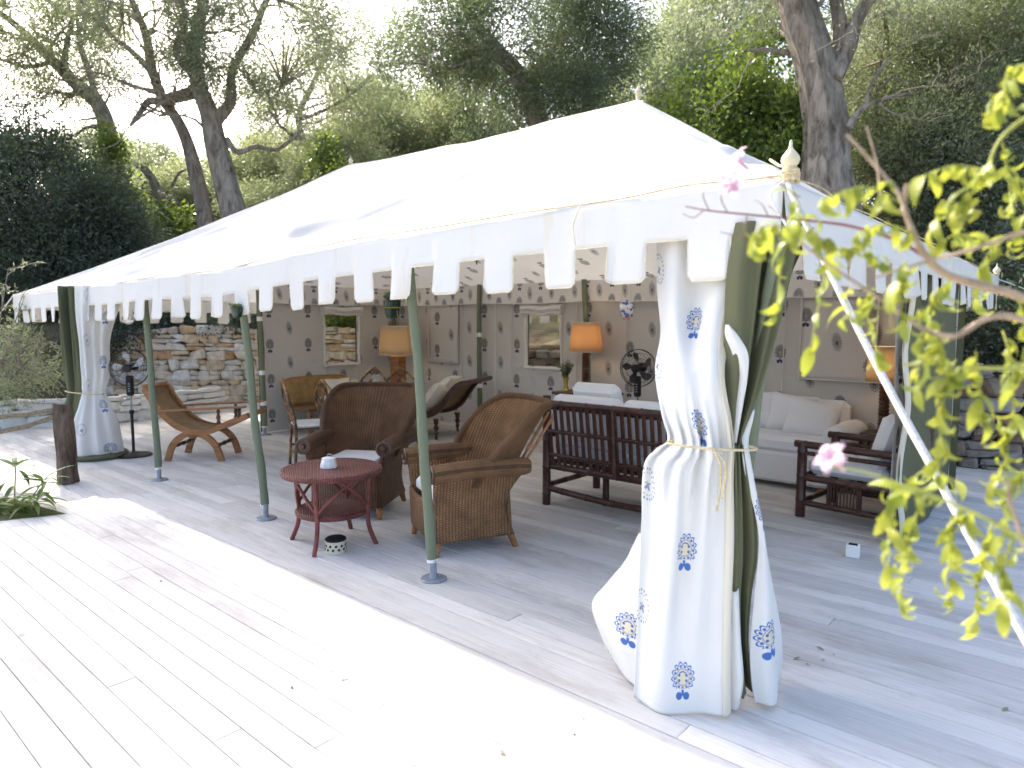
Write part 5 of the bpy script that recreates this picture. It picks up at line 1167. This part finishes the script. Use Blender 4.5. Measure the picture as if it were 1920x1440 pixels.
# tangle of dry hanging twigs behind the massive trunk
tree('dry_bush', 'tangle of dry brown hanging twigs right of the massive trunk', [(trunkpts(13.2, (1650, 420), (1645, 250), (1640, 120), (1650, 20)), .05, .03), (trunkpts(13.2, (1640, 120), (1690, 60), (1720, 0)), .03, .02)],
     [(at(1650, 260, 13.2), (.8, .7, 1.2), 30, 60, .3)], seed=97, leaf=lf_olive, br=(5.5, 1.3, 2, 7, .1), tl=5, ll=.08, lw=.012, group='bushes behind the tent', cat='bush')
# pale olives further up the slope: two models, each copy standing on its own
def far_tree(seed, leaf, label0):
    limbs = [([(0, 0, -.6), (.1, .05, .8), (-.1, .1, 1.7), (.1, 0, 2.6)], .2, .08), ([(0, .05, 1.3), (.6, .2, 2.2), (1.1, .3, 3.0)], .1, .04), ([(0, 0, 1.4), (-.7, -.2, 2.3), (-1.2, -.1, 3.1)], .1, .04)]
    return tree('olive_tree', label0, limbs, [((0, 0, 3.2), (2.3, 2.2, 1.7), 200, 120, .45), ((0, 0, 1.6), (2.4, 2.3, 1.2), 90, 110, .45)], 'pale olive trees up the slope', leaf, seed, None, .15, .026)
spots = [(480, 380, 24, .95, 'pale olive crown directly right of the twin trunks'), (570, 340, 28, 1.1, 'pale olive crown between twin trunks and tent ridge, farther left'), (700, 300, 26, 1.0, 'pale olive crown just above the left ridge finial'), (790, 290, 30, 1.15, 'pale olive crown left of the dense ridge tree'), (890, 275, 25, .9, 'pale olive crown under the dense ridge tree'),
         (285, 420, 24, .9, 'sunlit olive crown seen left of the twin trunks'), (340, 450, 21, .75, 'low sunlit olive crown between the dark tree and the twin trunks'), (520, 420, 20, .7, 'low olive crown touching the roof right of the twin trunks'), (650, 380, 20, .7, 'low olive crown beside the left ridge finial'), (1265, 230, 23, 1.0, 'pale feathery olive crown right of the front ridge finial'), (1330, 150, 27, 1.1, 'pale olive crown above the ivy bush'), (200, 400, 30, 1.1, 'pale olive crown far behind the leaning olive'), (1690, 180, 21, 1.1, 'pale olive crown far behind the massive trunk'), (1150, 290, 24, .9, 'pale olive crown just left of the front ridge finial'), (1540, 260, 19, .9, 'olive crown hidden partly behind the massive trunk'), (1880, 250, 20, 1.2, 'olive crown behind the upper right hedge tree')]
protoA = protoB = None
for k, (px, py, d, s, lb) in enumerate(spots):
    p = at(px, py, d); zc = p[2] - 3.0 * s; zg = float(hill(p[0], p[1]))
    if k % 2 == 0:
        if protoA is None: protoA = o = far_tree(101, lf_pale, lb)
        else: o = copy_tree(protoA)
    else:
        if protoB is None: protoB = o = far_tree(111, lf_olive, lb)
        else: o = copy_tree(protoB)
    o['label'] = lb; o.location = (p[0], p[1], zg); o.rotation_euler.z = k * 1.3; o.scale = (s, s, max(s * .7, (p[2] - zg) / 3.0))
# shrubs by the walls and foreground left
def shrub(name, label, base, spotsz, leaf, seed, ll, lw, cat='bush', group='bushes behind the tent'):
    return tree(name, label, [([base, base + np.array([0, 0, .3]), base + np.array([.05, .02, .6])], .03, .015)], spotsz, group, leaf, seed, None, ll, lw, cat=cat)
def g3(lat, dep, z): q = RT * lat + FH * dep; return np.array([q[0], q[1], z])
shrub('undergrowth_bush', 'dark undergrowth hanging over the left stone wall', g3(-7.8, 14.0, 1.4), [(g3(-7.6, 13.7, 1.5), (1.0, .8, .35), 60, 150, .25), (g3(-8.3, 13.4, 1.0), (.5, .4, .6), 40, 150, .22)], lf_dark, 201, .07, .02)
shrub('undergrowth_bush', 'low green undergrowth along the middle of the left stone wall top', g3(-5.9, 14.2, 1.4), [(g3(-5.9, 14.3, 1.65), (1.5, .9, .4), 70, 120, .25)], lf_dark, 203, .07, .02)
shrub('undergrowth_bush', 'leafy green undergrowth above the stone wall seen through the left tent window', g3(-3.4, 14.2, 1.4), [(g3(-3.5, 14.2, 1.75), (1.5, .8, .4), 60, 120, .25)], lf_ivy, 205, .08, .03)
shrub('undergrowth_bush', 'dark undergrowth behind the right stone wall', g3(6.2, 8.6, 1.1), [(g3(6.0, 8.4, 1.5), (1.2, .8, .5), 80, 130, .25)], lf_dark, 207, .07, .02)
shrub('undergrowth_bush', 'dark undergrowth behind the hanging vine at the right edge', g3(7.8, 8.8, 1.2), [(g3(7.7, 8.8, 2.1), (1.5, 1.0, .8), 120, 150, .28)], lf_dark, 208, .07, .02)
def olive_shrub():
    r2 = np.random.default_rng(5); base = at(-20, 775, 10.6); base[2] = .1; limbs = []
    for (px, py, d) in ((15, 505, 9.4), (45, 560, 9.3), (70, 610, 9.2), (95, 640, 9.4), (20, 640, 9.1), (60, 690, 9.6), (-20, 560, 9.6), (0, 720, 9.8), (40, 600, 9.8), (85, 700, 9.7)): limbs.append(([base, base * .5 + at(px, py, d) * .5 + np.array([0, 0, .15]), at(px, py, d)], .018, .004))
    sh = tree('olive_shrub', 'silvery olive shrub overhanging the low white wall at the left edge', limbs, [(at(20, 690, 9.9), (.75, .6, .55), 40, 70, .2)], 'bushes behind the tent', lf_pale, 211, (3.0, .38, 1, 2, .3), .065, .008, 16, cat='bush', jit=.02)
    for c in sh.children:
        if c.name.startswith('branches'): c['kind'] = 'stuff'
olive_shrub()
# the olive out of frame to the left whose dappled shade lies on the deck
tree('olive_tree', 'olive tree beyond the left edge of the frame shading the front deck', [([(-15.6, .4, -.2), (-15.4, .6, 2.0), (-14.9, 1.4, 4.4), (-14.2, 2.2, 6.2), (-13.4, 2.8, 7.4), (-12.4, 3.1, 8.0)], .24, .05), ([(-14.9, 1.4, 4.4), (-14.6, .6, 6.0), (-13.6, .8, 7.4)], .12, .05)],
     [((-13.6, 3.25, 7.9), (2.0, .55, .6), 64, 760, .28), ((-12.2, 2.9, 8.3), (1.3, .5, .5), 36, 520, .24), ((-15.4, 3.1, 8.2), (1.3, .6, .6), 30, 400, .24), ((-14.6, 1.0, 7.2), (1.6, 1.3, .9), 24, 110, .3)], 'trees behind the tent', lf_olive, 221, (1.6, 1.3, 2, 4, .4), .12, .024, 12)
# log post with ropes, oleander
def log_posts():
    lt = (('weathered log post carrying two sagging ropes at the left of the deck', (-7.72, 2.16)), ('weathered log post just beyond the left edge of the frame', (-8.75, 1.0)))
    for k, (lb, (x, y)) in enumerate(lt):
        t = thing('log_post', lb, 'post', (x, y, 0), k * 1.1, 'log posts of the rope fence'); m = MB()
        m.tube(np.array([(.0, 0, 0), (-.01, 0, .12), (-.03, .01, .3), (-.05, .01, .5), (-.075, .015, .68), (-.085, .02, .775)]), [.098, .088, .086, .088, .084, .078], 20, .09, True, 3 + k); m.build('log', m_log, t)
    for k, (dz, sag, lb) in enumerate(((.71, .07, 'upper sagging hemp rope from the log post to the left edge'), (.66, .17, 'lower sagging hemp rope from the log post to the left edge'))):
        a = np.array([-7.80, 2.17, dz + .03]); b = np.array([-8.8, 1.0, dz]); P = [a + (b - a) * s - np.array([0, 0, sag * 4 * s * (1 - s)]) for s in np.linspace(0, 1, 20)]
        o = MB().tube([p + np.array([.006 * math.sin(i * 2.2), 0, .004 * math.cos(i * 2.2)]) for i, p in enumerate(P)], .024, 10, .05).build('rope', m_hemp); tag(o, lb, 'rope', 'ropes of the rope fence')
log_posts()
def blade_leaf(L, w_, curl, mat, fold=.25, seg=7, name='leaf'):
    V = []; F = []; uvs = []; ang = 0; p = np.array([0., 0, 0]); step = L / seg
    for i in range(seg + 1):
        t = i / seg; hw = w_ * math.sin(math.pi * min(1, .06 + t * .94)) ** .75 * (1 - .25 * t) if 0 < i < seg else .0015
        V += [(p[0], -hw, p[2] + hw * fold), (p[0], 0, p[2]), (p[0], hw, p[2] + hw * fold)]
        ang -= curl / seg; p = p + np.array([math.cos(ang) * step, 0, math.sin(ang) * step])
    for i in range(seg): a = i * 3; F += [(a, a + 3, a + 4, a + 1), (a + 1, a + 4, a + 5, a + 2)]
    return MB().add(V, F).mesh(name, mat, True)
def place_leaf(me, par, pos, direction, roll, scale=1.0, name='leaf'):
    d = Vector(direction).normalized(); z = Vector((0, 0, 1)); y = z.cross(d)
    if y.length < 1e-3: y = Vector((0, 1, 0))
    y.normalize(); z2 = d.cross(y); M = Matrix((d, y, z2)).transposed() @ Matrix.Rotation(roll, 3, 'X')
    o = inst(name, me, par, tuple(pos), (0, 0, 0), (scale,) * 3); o.rotation_euler = M.to_euler(); return o
def oleander():
    base = np.array([-7.0, 1.55, 0.0]); t = thing('oleander_plant', 'young oleander plant with long narrow leaves in a gap of the deck at the left', 'plant', tuple(base)); r2 = np.random.default_rng(8)
    ms = [blade_leaf(.27, .025, c, lf_olean, .3, 6) for c in (.4, .8, 1.2)]
    st = [((.0, .0, .02), (.02, .0, .12), (.02, .02, .36)), ((.05, .05, .0), (.12, .1, .1), (.22, .16, .24)), ((.1, -.02, 0), (.22, .02, .05), (.36, .08, .12)), ((-.1, -.12, 0), (-.12, -.2, .1), (-.1, -.26, .2)), ((0, -.1, 0), (.06, -.16, .05), (.12, -.2, .1))]
    for k, s in enumerate(st):
        P = cr(s, 6); MB().tube(P, .006, 6).build('stem', m_gstem, t)
        for j in range(18):
            q = P[min(len(P) - 1, 3 + j)] if j < 9 else P[-1]; a = j * 2.4 + k; e = (.2 + .12 * (j - 9)) if j >= 9 else .15; place_leaf(ms[j % 3], t, q, (math.cos(a), math.sin(a), e), r2.uniform(-.4, .4), r2.uniform(.7, 1.15))
oleander()
o = MB().grid([[(-7.75 + .35 * a + .12 * b, 1.0 + .3 * a * .2 + .3 * b, .004) for b in range(3)] for a in range(4)]).build('deck_opening', m_soil); tag(o, 'bare soil in the gap of the deck round the oleander', None, None, 'structure')
# climbing vine hanging in from the right, close to the camera
def vine():
    root = thing('climbing_vine', 'yellow green climbing vine with pink flowers hanging in from the right foreground', 'vine', (0.75, 1.05, 0)); O = np.array([.75, 1.05, 0]); r2 = np.random.default_rng(12)
    ms = [blade_leaf(L, w_, c, lf_vine, f, 8) for (L, w_, c, f) in ((.050, .0085, 1.9, .4), (.055, .009, 2.8, .35), (.050, .009, 3.6, .4), (.056, .0105, 1.4, .3), (.046, .009, 3.2, .45), (.060, .010, 2.3, .4), (.05, .011, 1.0, .2), (.044, .0095, 4.3, .35))]
    D = 1.15
    def stem(pts, r0, r1, mat=m_vstem):
        P = cr([at(*p) for p in pts], 6); r = np.linspace(r0, r1, len(P)); MB().tube(P - O, r, 8, .06).build('stem', mat, root); return P
    stem([(2150, 1500, 1.25), (2110, 1100, 1.2), (2060, 760, 1.18), (1990, 610, 1.17), (1920, 560, 1.16), (1840, 535, 1.15), (1775, 515, 1.15), (1735, 480, 1.15), (1705, 420, 1.16), (1688, 368, 1.18), (1650, 320, 1.2), (1588, 252, 1.22)], .011, .0028)
    stem([(1692, 382, 1.18), (1700, 345, 1.17), (1690, 395, 1.18), (1655, 380, 1.19), (1645, 310, 1.2), (1625, 236, 1.2)], .0042, .0018)
    stem([(2000, 640, 1.1), (1920, 600, 1.09), (1855, 595, 1.08), (1790, 630, 1.08), (1730, 615, 1.09), (1650, 560, 1.1), (1560, 500, 1.12), (1490, 445, 1.14)], .0062, .0016)
    stem([(2000, 420, 1.05), (1920, 435, 1.06), (1830, 465, 1.08), (1740, 490, 1.1), (1640, 520, 1.12)], .0045, .0018)
    stem([(1780, 520, 1.2), (1700, 460, 1.25), (1600, 425, 1.32), (1500, 412, 1.38), (1400, 402, 1.42), (1330, 395, 1.45), (1285, 387, 1.46)], .0034, .0012, m_redw)
    for (a, b, c_, d_) in (((1330, 395), (1318, 365), (1330, 350), 1.45), ((1365, 400), (1352, 372), (1360, 352), 1.43), ((1400, 402), (1395, 440), (1350, 435), 1.42), ((1440, 405), (1430, 385), (1415, 375), 1.4), ((1320, 394), (1300, 408), (1280, 400), 1.45), ((1470, 410), (1455, 395), (1440, 385), 1.39)): stem([(*a, d_), (*b, d_), (*c_, d_ + .02)], .0012, .0006, m_redw)
    stem([(2020, 1080, 1.0), (1900, 1000, 1.0), (1800, 950, 1.01), (1700, 912, 1.03), (1620, 885, 1.04), (1540, 872, 1.05)], .0032, .0012, m_gstem)
    stem([(2000, 180, 1.1), (1910, 230, 1.12), (1870, 270, 1.13), (1850, 320, 1.14)], .004, .002, m_gstem); stem([(2060, 760, 1.18), (1960, 700, 1.12), (1850, 690, 1.1), (1790, 690, 1.1)], .004, .002, m_gstem)
    stem([(2110, 1100, 1.2), (1960, 1080, 1.06), (1900, 960, 1.02), (1890, 900, 1.02)], .004, .0022)
    rach = [((1490, 430), (1430, 425), (1412, 470), 7), ((1500, 440), (1470, 470), (1455, 590), 5), ((1560, 470), (1545, 520), (1520, 650), 5), ((1590, 480), (1530, 440), (1500, 400), 6), ((1640, 540), (1625, 580), (1650, 680), 6), ((1700, 490), (1690, 530), (1692, 600), 6), ((1660, 500), (1620, 470), (1585, 470), 5), ((1745, 600), (1730, 640), (1720, 730), 7),
            ((1760, 620), (1760, 660), (1770, 680), 5), ((1800, 690), (1770, 740), (1760, 890), 10), ((1830, 660), (1830, 720), (1850, 790), 6), ((1880, 620), (1900, 700), (1895, 810), 7), ((1870, 780), (1890, 850), (1860, 920), 7), ((1760, 940), (1680, 930), (1665, 1060), 9), ((1720, 960), (1700, 1020), (1690, 1135), 8), ((1830, 960), (1790, 990), (1780, 1130), 9), ((1860, 980), (1840, 1050), (1830, 1165), 9), ((1900, 1000), (1880, 1080), (1880, 1130), 5),
            ((1850, 320), (1790, 310), (1730, 330), 7), ((1860, 300), (1820, 350), (1790, 400), 7), ((1880, 270), (1890, 330), (1900, 410), 6), ((1910, 220), (1880, 170), (1860, 210), 6), ((1840, 400), (1780, 380), (1745, 430), 6), ((1690, 380), (1620, 350), (1545, 372), 7), ((1720, 440), (1660, 420), (1610, 440), 6), ((1900, 440), (1850, 480), (1830, 560), 6), ((1790, 520), (1750, 560), (1745, 620), 6), ((1740, 480), (1790, 440), (1830, 450), 5), ((1920, 880), (1890, 930), (1880, 1040), 6), ((1910, 560), (1930, 640), (1900, 700), 6), ((1700, 910), (1740, 880), (1790, 900), 4), ((1920, 120), (1890, 140), (1875, 200), 5), ((1480, 440), (1500, 400), (1490, 370), 4), ((1640, 560), (1600, 600), (1585, 560), 4), ((1900, 320), (1930, 380), (1890, 470), 6)]
    for k, (a, b, c_, n) in enumerate(rach):
        d0 = D + r2.uniform(-.1, .12); P = cr([at(*a, d0), at(*b, d0 + r2.uniform(-.04, .04)), at(*c_, d0 + r2.uniform(-.05, .05))], 8); MB().tube(P - O, np.linspace(.0017, .0008, len(P)), 5).build('stalk', m_gstem, root)
        n = int(n * 1.9)
        for j in range(n):
            i = int((.15 + .85 * j / max(1, n - 1)) * (len(P) - 1)); T = P[min(i + 1, len(P) - 1)] - P[max(i - 1, 0)]; T /= np.linalg.norm(T) + 1e-9; sd_ = np.cross(T, r2.normal(size=3)); sd_ /= np.linalg.norm(sd_) + 1e-9; sd_ *= (1 if j % 2 else -1)
            dv = T * .5 + sd_ + np.array([0, 0, -.45]) if j < n - 1 else T; place_leaf(ms[r2.integers(len(ms))], root, P[i] - O, dv, r2.uniform(-.9, .9), r2.uniform(.75, 1.2))
    us = np.linspace(0, 1, 6); vs = np.linspace(-1, 1, 5); A_, B_ = np.meshgrid(us, vs, indexing='ij')
    Pt = np.stack([.036 * A_ + .004, B_ * .015 * np.sin(A_ * 2.6 + .25), .010 * np.sin(A_ * 2.4) - .012 * A_ ** 3 + .003 * np.sin(B_ * 6 + A_ * 5)], 2); pm = MB().grid(Pt).mesh('petal', m_pink)
    for (px, py, d, dr) in ((1562, 862, 1.05, (-.3, -.6, .5)), (1385, 300, 1.42, (-.6, -.2, .7)), (1372, 345, 1.40, (.2, -.7, -.2))):
        c = at(px, py, d) - O; dv = Vector(dr).normalized(); fl = MB().tube([c - np.array(dv) * .03, c], [.003, .006], 8).build('flower', m_pink, root); q = dv.to_track_quat('Z', 'Y').to_matrix()
        for j in range(5):
            M_ = q @ Matrix.Rotation(j * 1.2566, 3, 'Z') @ Matrix.Rotation(R(-22), 3, 'Y'); o = inst('petal', pm, fl, tuple(c), (0, 0, 0), (.72, .72, .72)); o.rotation_euler = M_.to_euler()
    stem([(1500, 370, 1.35), (1440, 330, 1.4), (1400, 312, 1.42)], .001, .0008, m_redw)
vine()
# fallen leaves and crumbs on the deck
def litter():
    r2 = np.random.default_rng(4); lm = [blade_leaf(.05, .010, c, m_twig, .3, 5, 'fallen_leaf') for c in (.5, 1.5)]
    gs = [(1530, 1215), (1545, 1240), (1500, 1235), (1560, 1228), (1515, 1250), (780, 1432), (935, 1410), (620, 1262), (655, 1272), (300, 1090), (35, 1195), (135, 1210), (1085, 1345), (1075, 1380), (1890, 1330), (545, 1290)]
    for k, (px, py) in enumerate(gs):
        d = FW + RT * (px - 960) / FPX + UP * (720 - py) / FPX; p = CAM + d * (-CAM[2] / d[2]); o = place_leaf(lm[k % 2], None, p + np.array([0, 0, .008]), (math.cos(k * 2.1), math.sin(k * 2.1), .05), 0, r2.uniform(.4, .9), 'fallen_leaf')
        tag(o, 'small dry brown leaf fallen on the white deck', 'leaf', 'fallen leaves on the deck')
litter()
print('leaves', NL)
